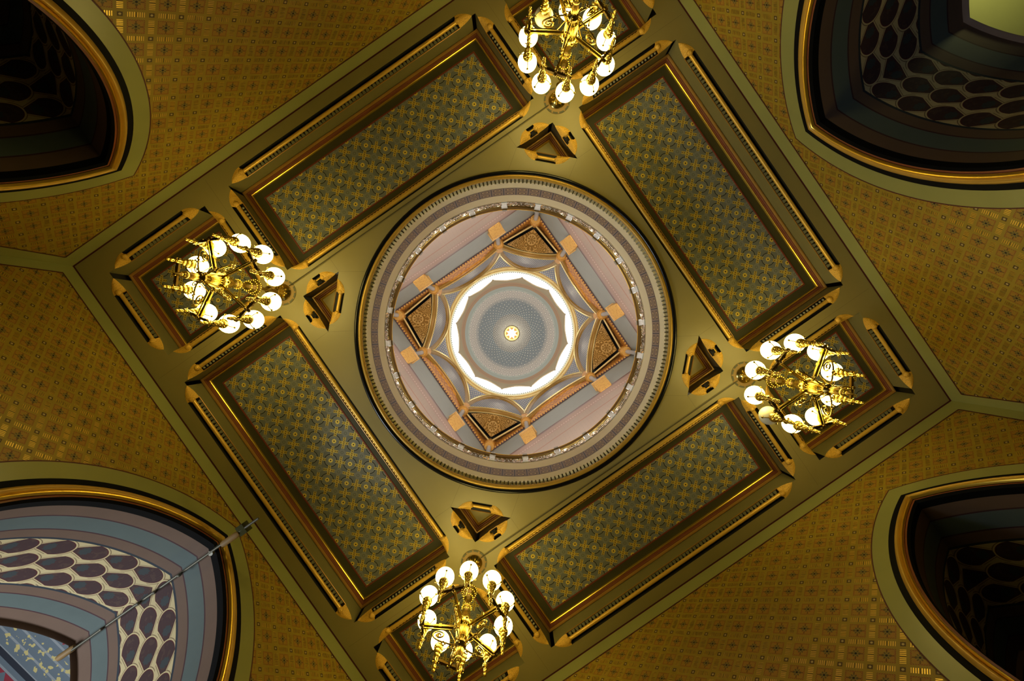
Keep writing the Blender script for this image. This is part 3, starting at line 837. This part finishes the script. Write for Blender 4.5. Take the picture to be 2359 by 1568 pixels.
# ------------------------------------------------------------------ chamber above the well
DA, DB = 4.85, 4.65                    # half sizes of the square chamber
z0, zc = ZG - .02, CZ + 26.0
b = MB()
sq = [(-DA-3, -DB-3), (DA+3, -DB-3), (DA+3, DB+3), (-DA-3, DB+3)]
c2 = [(RC[0] + 3.56*math.cos(2*PI*i/96), RC[1] + 3.56*math.sin(2*PI*i/96)) for i in range(96)]
for tri, uv in fill([sq, c2], lambda x, y: (x, y, ZG)): b.face(tri)
tag(b.build('floor_gallery', M['cream'], smooth=False), 'gallery floor around the dome well', 'floor', kind='structure')
chw = {'north': [(-DA, -DB), (DA, -DB)], 'south': [(DA, DB), (-DA, DB)], 'west': [(-DA, DB), (-DA, -DB)], 'east': [(DA, -DB), (DA, DB)]}
for side, (p, q) in chw.items():
    L = math.hypot(q[0]-p[0], q[1]-p[1]); b = MB()
    zs = (ZG, CZ + 22.45, CZ + 22.60, CZ + 29.5)
    for i in range(3):
        m = (0, 1, 2)[i]
        b.face([(*p, zs[i]), (*q, zs[i]), (*q, zs[i+1]), (*p, zs[i+1])], m, [(0, zs[i]-ZG), (L, zs[i]-ZG), (L, zs[i+1]-ZG), (0, zs[i+1]-ZG)])
    tag(b.build('wall_drum_' + side, [M['pinkwall'], M['maroon'], M['greyband']], smooth=False), 'pink striped wall with grey band below the dome, %s side' % PLACE[side], 'wall', kind='structure')

KN = [(4.62, 1.95), (2.15, 4.42), (-2.15, 4.42), (-4.62, 1.95), (-4.62, -1.95), (-2.15, -4.42), (2.15, -4.42), (4.62, -1.95)]
# cornice: four carved runs, with a round boss above every colonnette
cor = empty('carved_cornice', (0, 0, zc))
for side, (p, q) in chw.items():
    d, n, L = edge_frame(p, q); L0 = .2; b = MB()
    n = -n if (Vector(p) + n*.1).length < Vector(p).length else n
    inw = -n
    prf = [(.02, -.02), (.10, .0), (.14, .30), (.22, .9), (.30, 1.0), (.32, 1.25), (.02, 1.30)]
    P = []; UV = []
    for e, h in prf:
        a = Vector(p) + inw*e + d*e; c = Vector(q) + inw*e - d*e
        P.append([(a.x, a.y, h), (c.x, c.y, h)]); UV.append([(0, h/1.3), (L, h/1.3)])
    b.grid(P, 0, UV)
    k = int(L/.16)
    for i in range(k):
        c = Vector(p) + d*(L*(i+.5)/k) + inw*.10; b.box((c.x, c.y, .02), (.085, .085, .13), 1)
    o = b.build('cornice_run', [M['cornice'], M['boss']], cor, False)
for x, y in KN:
    b = MB(); v = Vector((x, y)).normalized()*.14
    b.lathe([(.22, -.05), (.29, .05), (.27, .25), (.24, .32), (.27, .75), (.32, .85), (.30, 1.2)], (x, y, 0), 20)
    b.build('cornice_boss', M['boss'], cor)
for sx in (-1, 1):
    for sy in (-1, 1):
        b = MB(); b.lathe([(.26, -.05), (.32, .05), (.30, .32), (.34, .85), (.30, 1.2)], (sx*(DA-.30), sy*(DB-.30), 0), 18); b.build('corner_boss', M['boss'], cor)
tag(cor, 'square orange carved cornice below the dome vaults', 'cornice')

# colonnettes on carved corbels
def colonnette(x, y, inw, label, group, corner=False):
    t = empty('colonnette', (x, y, CZ + 22.40), math.atan2(inw[1], inw[0]))
    b = MB(); rows = []
    for e, h, w in ((.01, .0, .30), (.06, .08, .33), (.16, .30, .345), (.30, .60, .35), (.36, .72, .36), (.38, .86, .36)):
        rows.append([(-.215, -w, h), (e-.2, -w, h), (e-.2, w, h), (-.215, w, h)])
    if corner: b.lathe([(.05, .1), (.16, .3), (.24, .7), (.26, .86), (.26, .97)], (0, 0, 0), 16)
    else: b.grid(rows, 0, None, False, True); b.face(rows[0]); b.box((-.005, 0, .92), (.42, .78, .10))
    b.build('corbel', M['corbel'], t, False)['label'] = 'carved orange corbel'
    b = MB(); b.lathe([(.15, .97), (.15, 1.05), (.115, 1.12), (.115, 3.5)], (0, 0, 0), 14); b.build('shaft', M['colonnette'], t)
    tag(t, label, 'colonnette', group)
names = ['right corner, upper', 'right corner, lower', 'bottom corner, right', 'bottom corner, left', 'left corner, lower', 'left corner, upper', 'top corner, left', 'top corner, right']
# image positions of the eight corbels, by the nearest corner of the orange square
LAB = {(1, 1): 'right', (-1, 1): 'bottom', (-1, -1): 'left', (1, -1): 'top'}
WL = {0: 'upper right', 1: 'lower right', 2: 'lower left', 3: 'upper left'}
for i, (x, y) in enumerate(KN):
    corner = LAB[(1 if x > 0 else -1, 1 if y > 0 else -1)]
    if abs(x) > abs(y): inw = (-1 if x > 0 else 1, 0); pos = (math.copysign(DA-.22, x), y); wl = 'upper right' if x > 0 else 'lower left'
    else: inw = (0, -1 if y > 0 else 1); pos = (x, math.copysign(DB-.22, y)); wl = 'lower right' if y > 0 else 'upper left'
    colonnette(pos[0], pos[1], inw, 'white colonnette on orange corbel, %s wall near the %s corner' % (wl, corner), 'colonnettes below the orange cornice')
for sx in (-1, 1):
    for sy in (-1, 1):
        colonnette(sx*(DA-.28), sy*(DB-.28), (-sx, -sy), 'white colonnette in the %s corner of the square chamber' % LAB[(sx, sy)], 'corner colonnettes of the chamber', True)

# ------------------------------------------------------------------ vaults between the cornice and the dome
zk, RV, za = CZ + 26.7, 4.35, CZ + 31.1
def bay(i):
    A, B = Vector(KN[i]), Vector(KN[(i+1) % 8]); mid = (A+B)/2
    return A, B, mid
def inner_arch(i, t):
    A, B, mid = bay(i); ap = mid.normalized()*RV; ctrl = ap*2 - mid
    p = A*(1-t)**2 + ctrl*2*t*(1-t) + B*t*t
    z = zk + (za - zk)*math.sqrt(max(0, 1-(2*t-1)**2))
    return Vector((p.x, p.y, z))
def outer_arch(i, t):
    A, B, mid = bay(i); p = A.lerp(B, t)
    side = i % 2 == 1
    z = zk - .35 + (1.0 if side else 1.25)*4*t*(1-t)
    return Vector((p.x, p.y, z))
vault = empty('pendentive_vault', (0, 0, zk))
Lc = lambda v: (v.x, v.y, v.z - zk)
N = 28
for i in range(8):
    P0 = [outer_arch(i, j/N) for j in range(N+1)]; P1 = [inner_arch(i, j/N) for j in range(N+1)]
    L = (P0[-1]-P0[0]).length; rows = []; UV = []
    for k in range(9):
        s = k/8; rows.append([Lc(a.lerp(c, s) + a.normalized().cross(Vector((0,0,0)))) for a, c in zip(P0, P1)])
        UV.append([((j/N-.5)*L, ((a.lerp(c, s)).z - zk)*.40) for j, (a, c) in enumerate(zip(P0, P1))])
    b = MB(); b.grid(rows, 0, UV)
    b.build('lunette', M['vaultblue'], vault)['label'] = 'grey blue lunette with rows of gilt dots'
ztop = CZ + 31.9
for i in range(8):                           # pendentive web above knob i+1
    rows = []; UV = []
    for k in range(15):
        s = k/14; a = inner_arch(i, 1 - .5*s); c = inner_arch((i+1) % 8, .5*s); row = []; uv = []
        aa, ac = math.atan2(a.y, a.x), math.atan2(c.y, c.x)
        if ac < aa - PI: ac += 2*PI
        if ac > aa + PI: ac -= 2*PI
        ra, rc = math.hypot(a.x, a.y), math.hypot(c.x, c.y)
        for j in range(9):
            t = j/8; an = aa + (ac-aa)*t; r = ra + (rc-ra)*t
            row.append((r*math.cos(an), r*math.sin(an), a.z + (c.z-a.z)*t - zk)); uv.append((an*4.3, a.z*.40))
        rows.append(row); UV.append(uv)
    b = MB(); b.grid(rows, 0, UV); b.build('pendentive_web', M['vaultblue'], vault)['label'] = 'small curved triangle of gilt-dotted blue'
def rib(path, r, name, label):
    b = MB(); n = len(path); sd = []
    for k in range(n):
        t = (path[min(k+1, n-1)] - path[max(k-1, 0)]).normalized(); o = Vector((-path[k].x, -path[k].y, -3.0 if False else -path[k].z*.35)).normalized()
        sd.append(t.cross(o).normalized())
    b.tube([Lc(p) for p in path], r, 8, 0)
    for s in (-1, 1): b.tube([Lc(p + q*s*r*1.15 + Vector((-p.x, -p.y, -9)).normalized()*r*.5) for p, q in zip(path, sd)], r*.34, 6, 1)
    b.build(name, [M['ribbrown'], M['ribgold']], vault)['label'] = label
for i in range(8):
    rib([inner_arch(i, .015 + .97*j/N) for j in range(N+1)], .15, 'vault_rib', 'ochre rib with gilt edges')
    rib([outer_arch(i, .02 + .96*j/N) + Vector((0, 0, .02)) for j in range(N+1)], .12, 'lunette_rib', 'low ochre and gold rib')
tag(vault, 'ring of blue lunettes and gilt ribs rising to the round dome drum', 'vault')
# gold triangles in the four corners
for i, (sx, sy) in ((0, (1, 1)), (2, (-1, 1)), (4, (-1, -1)), (6, (1, -1))):
    w = LAB[(sx, sy)]
    cn = Vector((sx*(DA-.42), sy*(DB-.42), zk - .25)); ctr = (outer_arch(i, .5)*1.0 + cn)*.5
    t = empty('gold_spandrel', tuple(ctr))
    def pt(u, s, k=1.0, dz=0.0):
        q = outer_arch(i, u).lerp(cn, s) - ctr
        bow = math.sin(PI*s)*.10*abs(2*u-1)
        cen = (outer_arch(i, .5)*.60 + cn*.40) - ctr
        q = cen + (q - cen)*k; q.z += dz
        return q
    dirx = Vector((KN[(i+1) % 8][0]-KN[i][0], KN[(i+1) % 8][1]-KN[i][1], 0)).normalized(); diry = Vector((sx, sy, 0)).normalized()
    for nm, k, dz, mat in (('black_border', 1.0, 0, M['black']), ('scroll_panel', .76, -.02, M['scroll'])):
        rows = [[pt(j/16, s/10*.999, k, dz) for j in range(17)] for s in range(11)]
        UV = [[(q.dot(dirx), q.dot(diry)) for q in r] for r in rows]
        b = MB(); b.grid(rows, 0, UV)
        b.build(nm, mat, t)
    b = MB()
    b.tube([pt(0, s/10, 1.0, -.03) for s in range(11)], .048, 8); b.tube([pt(1, s/10, 1.0, -.03) for s in range(11)], .048, 8)
    b.build('gilt_frame', M['ribgold'], t)
    tag(t, 'triangular gold scroll panel with black border in the %s corner below the dome' % w, 'spandrel', 'gold corner spandrels')

# ------------------------------------------------------------------ dome drum, windows, dome
RW, zw0 = 4.20, CZ + 33.1
drum = empty('dome_drum_ring', (0, 0, CZ + 31.4))
def lt(name, pr, mat, seg=120):
    b = MB(); lathe_mb(b, [(r, z) for r, z in pr], seg); return b.build(name, mat, drum)
lt('lower_band', [(4.46, -.5), (4.38, -.25), (4.36, .2), (4.34, .4)], M['ribbrown'])
lt('gilt_roll', torus_prof(4.36, .30, .09), M['ribgold'])
lt('middle_band', [(4.34, .3), (4.30, .9), (4.28, 1.0)], M['ribbrown'])
lt('upper_gilt_roll', torus_prof(4.29, .95, .07), M['ribgold'])
lt('cream_band', [(4.29, 1.0), (4.24, 1.35), (4.22, 1.75)], M['cream'])
b = MB()
for i in range(180):
    a = 2*PI*i/180; b.box((4.20*math.cos(a), 4.20*math.sin(a), 1.66), (.05, .07, .07), 0, Matrix.Rotation(a, 3, 'Z'))
b.build('dotted_course', M['greyband'], drum, False)['label'] = 'line of small dark blocks'
tag(drum, 'round gilt and ochre ring carrying the dome windows', 'ring moulding')

zcusp, rise, ztopd, hdome = CZ + 35.5, 2.0, CZ + 45.1, 9.72
rdome = lambda z: RW*math.sqrt(max(.0, 1 - ((z - zcusp)/hdome)**2)) if z > zcusp else RW
NB = 12
def zedge(a):
    u = ((a - PI/12*1.0) / (2*PI/NB)) % 1.0
    return zcusp + rise*math.sin(PI*u)**.62
rows = []; UV = []
NS = 240; NR = 44
for k in range(NR+1):
    s = k/NR; row = []; uv = []
    for j in range(NS+1):
        a = 2*PI*j/NS; ze = zedge(a); z = ze + (ztopd - ze)*(1 - (1-s)**1.35)
        r = rdome(z); row.append((r*math.cos(a), r*math.sin(a), z)); uv.append((j/NS, r*1100/(z - CZ)))
    rows.append(row); UV.append(uv)
b = MB(); b.grid(rows, 0, UV)
dm = b.build('ceiling_dome', M['dome'])
sol = dm.modifiers.new('thickness', 'SOLIDIFY'); sol.thickness = .10; sol.offset = 1
tag(dm, 'painted inner dome with pale dots and a twelve-lobed tan edge', 'dome', kind='structure')
for i in range(NB):
    a0_, a1_ = PI/12 + 2*PI/NB*i, PI/12 + 2*PI/NB*(i+1)
    r_ = RW + .06; rows = []
    for k in range(13):
        s = k/12; rows.append([(r_*math.cos(a), r_*math.sin(a), zw0 + (zedge(a) + .95 - zw0)*s) for a in [a0_ + (a1_-a0_)*j/20 for j in range(21)]])
    b = MB(); b.grid(rows); wn = b.build('window_%d' % (i+1), M['winglass'])
    am = math.degrees((a0_+a1_)/2) - 34.7      # direction in the photo, clockwise from right
    hr = round((am + 90)/30) % 12 or 12
    tag(wn, 'bright arched window at the foot of the dome, at %d o\'clock seen from below' % hr, 'window', 'dome windows', 'structure')
    b = MB()
    for j in (7, 13): b.tube([(x*.99, y*.99, z) for x, y, z in [rows[k][j] for k in range(13)]], .010, 5)
    b.tube([(x*.99, y*.99, z) for x, y, z in [rows[7][j] for j in range(21)]], .010, 5)
    ap = []
    for j in range(21):
        a = a0_ + (a1_-a0_)*(.12 + .76*j/20); u = j/20
        ap.append((r_*.985*math.cos(a), r_*.985*math.sin(a), zcusp - .6 + 1.7*math.sin(PI*u)**.6))
    b.tube(ap, .012, 5)
    if i == 1:
        for q in (.55, .75, .92):
            am = (a0_+a1_)/2; b.tube([(r_*.98*math.cos(am + q*.15*math.cos(PI*j/20)), r_*.98*math.sin(am + q*.15*math.cos(PI*j/20)), zcusp - .9 + q*1.5*math.sin(PI*j/20)) for j in range(21)], .018, 5)
        for j in range(1, 12):
            am = (a0_+a1_)/2; th = PI*j/12
            b.tube([(r_*.98*math.cos(am + q*.15*math.cos(th)), r_*.98*math.sin(am + q*.15*math.cos(th)), zcusp - .9 + q*1.5*math.sin(th)) for q in (.55, .92)], .013, 5)
    b.build('glazing_bars', M['mullion'], wn)
# star at the crown
ze_ = ztopd - .05; re = rdome(ztopd)
st = empty('star_oculus', (0, 0, ze_))
b = MB(); lathe_mb(b, torus_prof(re, 0, .07), 64); lathe_mb(b, torus_prof(re*.86, .0, .03), 64); b.build('gilt_ring', M['ribgold'], st)
b = MB(); b.face([(re*math.cos(2*PI*i/48), re*math.sin(2*PI*i/48), .06) for i in range(48)]); b.build('back_plate', M['ribbrown'], st, False)
b = MB(); pts = []
for i in range(16):
    r = re*.84 if i % 2 == 0 else re*.42; a = 2*PI*i/16 + .2; pts.append((r*math.cos(a), r*math.sin(a)))
for i in range(16):
    p, q = pts[i], pts[(i+1) % 16]; b.face([(0, 0, -.10), (*p, .02), (*q, .02)])
b.build('glass_star', M['starglass'], st, False)['label'] = 'glowing white eight-pointed star'
l = bpy.data.lights.new('star_lamp', 'POINT'); l.energy = 22; l.color = (1, .95, .84); l.shadow_soft_size = .3
lo = bpy.data.objects.new('star_lamp', l); COL.objects.link(lo); lo.location = (0, 0, ze_ - .9)
tag(st, 'gilt round oculus with a glowing eight-pointed star at the dome crown', 'oculus')
# roof shell above the vaults
b = MB()
for tri, uv in fill([[(-DA, -DB), (DA, -DB), (DA, DB), (-DA, DB)], [(4.5*math.cos(2*PI*i/64), 4.5*math.sin(2*PI*i/64)) for i in range(64)]] , lambda x, y: (x, y, CZ + 31.8)): b.face(tri)
tag(b.build('ceiling_vault_roof', M['cream'], smooth=False), 'roof closing the chamber above the vaults', 'ceiling', kind='structure')

# ------------------------------------------------------------------ chandeliers
def spiral(cx, cz, r0, r1, a0, turns, n=26):
    return [(cx + (r0 + (r1-r0)*i/n)*math.cos(a0 + turns*2*PI*i/n), 0, cz + (r0 + (r1-r0)*i/n)*math.sin(a0 + turns*2*PI*i/n)) for i in range(n+1)]
def make_chandelier(loc):
    t = empty('chandelier', loc)
    def part(name, b, mat, parent=t, label=None, smooth=True):
        o = b.build(name, mat, parent, smooth)
        if label: o['label'] = label
        return o
    b = MB(); b.lathe([(.30, -.001), (.30, -.012), (.285, -.018), (.19, -.02)], seg=40); md = part('ceiling_rose', b, M['medal'], label='flat ochre rose on the ceiling')
    b = MB()
    for i in range(12):
        a0 = 2*PI*i/12; P = []
        for r in (.262, .30): P.append([(r*math.cos(a0 + .40*j/5), r*math.sin(a0 + .40*j/5), -.0195) for j in range(6)])
        b.grid(P)
    part('dashed_border', b, M['medaldark'], md)
    b = MB(); b.lathe([(.185, -.018), (.195, -.04), (.165, -.07), (.13, -.085), (.085, -.15), (.06, -.22), (.045, -.26)], seg=28); cn = part('canopy', b, M['brass'])
    b = MB()
    for i in range(8):
        a = 2*PI*i/8; b.ball((.135*math.cos(a), .135*math.sin(a), -.115), .022, 0, 8, 6); b.tube([(.135*math.cos(a), .135*math.sin(a), -.115), (.05*math.cos(a), .05*math.sin(a), -.24)], .010, 6)
    part('canopy_knobs', b, M['brass'], cn)
    b = MB(); b.tube([(0, 0, -.2), (0, 0, -2.3)], .034, 12)
    b.lathe([(.035, -.30), (.06, -.33), (.035, -.37)], seg=16); b.lathe([(.035, -.60), (.075, -.64), (.08, -.68), (.05, -.72), (.035, -.75)], seg=18); part('stem', b, M['brassdark'])
    b = MB(); b.lathe([(.04, -1.10), (.13, -1.16), (.155, -1.22), (.15, -1.27), (.125, -1.31), (.13, -1.35), (.12, -1.40), (.09, -1.45), (.095, -1.49), (.065, -1.55), (.045, -1.60)], seg=24)
    for z, r, k in ((-1.24, .152, 22), (-1.345, .128, 18), (-1.475, .095, 14)):
        for i in range(k): a = 2*PI*i/k; b.ball((r*math.cos(a), r*math.sin(a), z), .019, 0, 6, 5)
    part('beaded_vase', b, M['brass'])
    b = MB(); b.lathe([(.04, -1.72), (.085, -1.78), (.09, -1.83), (.07, -1.88), (.085, -1.93), (.06, -1.99), (.07, -2.06), (.11, -2.14), (.10, -2.2)], seg=22)
    for i in range(14): a = 2*PI*i/14; b.ball((.088*math.cos(a), .088*math.sin(a), -1.83), .017, 0, 6, 5)
    part('lower_vase', b, M['brass'])
    b = MB(); b.lathe([(.10, -2.2), (.135, -2.22), (.145, -2.28), (.145, -2.44), (.12, -2.48)], seg=24)
    for i in range(10): a = 2*PI*i/10; b.ball((.148*math.cos(a), .148*math.sin(a), -2.36), .028, 0, 8, 6)
    part('hub', b, M['brass'])
    b = MB(); P = []
    for r, z in ((.112, -2.47), (.118, -2.52), (.105, -2.66), (.085, -2.74)):
        P.append([((r + .010*math.cos(18*2*PI*i/108))*math.cos(2*PI*i/108), (r + .010*math.cos(18*2*PI*i/108))*math.sin(2*PI*i/108), z) for i in range(108)])
    b.grid(P, 0, None, False, True); b.lathe([(.09, -2.74), (.10, -2.77), (.07, -2.82), (.055, -2.86)], seg=20); part('fluted_cup', b, M['brass'])
    b = MB(); b.lathe([(.05, -2.84), (.095, -2.88), (.10, -2.94), (.07, -2.98), (.045, -3.0)], seg=20); part('collar', b, M['brassdark'], label='dark collar')
    b = MB(); P = []
    for r, z in ((.045, -2.98), (.058, -3.02), (.055, -3.20), (.04, -3.24)):
        P.append([((r + .006*math.cos(12*2*PI*i/72))*math.cos(2*PI*i/72), (r + .006*math.cos(12*2*PI*i/72))*math.sin(2*PI*i/72), z) for i in range(72)])
    b.grid(P, 0, None, False, True); b.lathe([(.04, -3.23), (.06, -3.27), (.055, -3.33), (.03, -3.37), (.035, -3.41), (.02, -3.47), (.004, -3.54)], seg=14); part('bottom_finial', b, M['brass'])
    zb = -2.47                                   # level of the arms
    for k in range(5):
        A = 2*PI*k/5; R = Matrix.Rotation(A, 3, 'Z'); rot = lambda p: R @ Vector(p)
        b = MB(); b.box(rot((.42, 0, zb+.02)), (.62, .042, .052), 0, R); b.box(rot((.45, .0, zb-.07)), (.50, .018, .022), 0, R); b.box(rot((.42, 0, zb+.02)), (.05, .06, .075), 0, R)
        arm = part('arm', b, M['brass'], smooth=False)
        b = MB(); b.box(rot((.73, 0, zb+.02)), (.045, .60, .055), 0, R); b.ball(rot((.77, 0, zb+.02)), .034, 0, 10, 8); b.ball(rot((.73, 0, zb-.04)), .03, 0, 8, 6)
        for s in (-1, 1): b.box(rot((.73, s*.12, zb+.02)), (.06, .03, .07), 0, R)
        part('crossbar', b, M['brassdark'], arm, smooth=True)
        b = MB()
        path = [(.06, 0, -2.90), (.13, 0, -2.93), (.21, 0, -2.92), (.29, 0, -2.89), (.38, 0, -2.86), (.45, 0, -2.81)] + spiral(.40, -2.70, .115, .022, -.7, 1.6)
        b.tube([rot(p) for p in path], .014, 7)
        b.tube([rot(p) for p in [(.10, 0, -2.90), (.12, 0, -2.80), (.16, 0, -2.72), (.20, 0, -2.62), (.24, 0, -2.55)]], .009, 6)
        b.tube([rot(p) for p in spiral(.13, -2.99, .06, .015, .9, 1.3, 18)], .009, 6)
        for p in ((.27, .0, -2.93), (.30, .03, -2.92), (.30, -.03, -2.92), (.33, 0, -2.90)): b.ball(rot(p), .018, 0, 6, 5)
        part('scroll', b, M['brass'], arm)
        for s in (-1, 1):
            ax = rot((.732, s*.238, 0))
            b = MB()
            b.lathe([(.022, zb-.06), (.035, zb-.04), (.035, zb+.06), (.028, zb+.09), (.05, zb+.12), (.055, zb+.15), (.035, zb+.18), (.06, zb+.21), (.07, zb+.25), (.055, zb+.28), (.085, zb+.32), (.094, zb+.37), (.088, zb+.40)], (ax.x, ax.y, 0), 18)
            for q in range(10): a = 2*PI*q/10; b.ball((ax.x + .075*math.cos(a), ax.y + .075*math.sin(a), zb+.30), .014, 0, 6, 4)
            hd = part('lamp_holder', b, M['brass'])
            b = MB(); b.ball((ax.x, ax.y, -1.925), .178, 0, 24, 16, 1.06); part('glass_globe', b, M['globe'], hd, 'white glowing glass globe')
            b = MB()
            for q in range(3):
                a = 2*PI*q/3 + A + .5; pth = []
                for j in range(9):
                    th = -PI/2 + .45 + .68*j/8; rr = .188
                    pth.append((ax.x + rr*math.cos(th)*math.cos(a), ax.y + rr*math.cos(th)*math.sin(a), -1.925 + rr*1.06*math.sin(th)))
                b = MB(); b.tube(pth, .0085, 6); b.ball(pth[-1], .022, 0, 8, 6)
                part('claw', b, M['brassdark'], hd)
            b = MB(); b.lathe([(.02, zb-.05), (.03, zb-.08), (.018, zb-.10), (.034, zb-.13), (.032, zb-.20), (.018, zb-.22), (.028, zb-.245), (.024, zb-.28), (.008, zb-.30)], (ax.x, ax.y, 0), 12)
            for q in range(4): a = PI/2*q + A; b.tube([(ax.x, ax.y, zb-.0), (ax.x + .055*math.cos(a), ax.y + .055*math.sin(a), zb-.045), (ax.x + .06*math.cos(a), ax.y + .06*math.sin(a), zb-.02)], .009, 5)
            part('drop_finial', b, M['brass'], hd)
    return t
GC = 'brass chandeliers at the four corners of the ceiling'
ch = make_chandelier((-3.815, -3.80, H))
sets = [(-3.815, -3.80, 7, 'left'), (3.845, -3.81, 1, 'top'), (3.835, 3.81, 36, 'right'), (-3.78, 3.84, 3, 'bottom')]
for i, (x, y, ph, w) in enumerate(sets):
    o = ch if i == 0 else copy_tree(ch)
    o.location = (x, y, H); o.rotation_euler = (0, 0, math.radians(ph))
    tag(o, 'brass chandelier with ten glass globes hanging at the %s of the dome well' % w, 'chandelier', GC)
    bpy.context.view_layer.update()
    dead = {'top': (1251, 40), 'right': (1773, 960)}.get(w)
    if dead:                                   # one burnt-out globe each
        best = None
        for h in o.children:
            for g in h.children:
                if g.name.startswith('glass_globe'):
                    p = g.matrix_world @ (sum((Vector(c) for c in g.bound_box), Vector())/8) - Vector(mw.translation)
                    px = (1179.5 + 1100*p.dot(R0)/p.dot(F0), 784 + 1100*p.dot(D0)/p.dot(F0))
                    dd = math.hypot(px[0]-dead[0], px[1]-dead[1])
                    if best is None or dd < best[0]: best = (dd, g)
        g = best[1]; g.data = g.data.copy(); g.data.materials[0] = M['globeoff']; g['label'] = 'unlit cream glass globe'
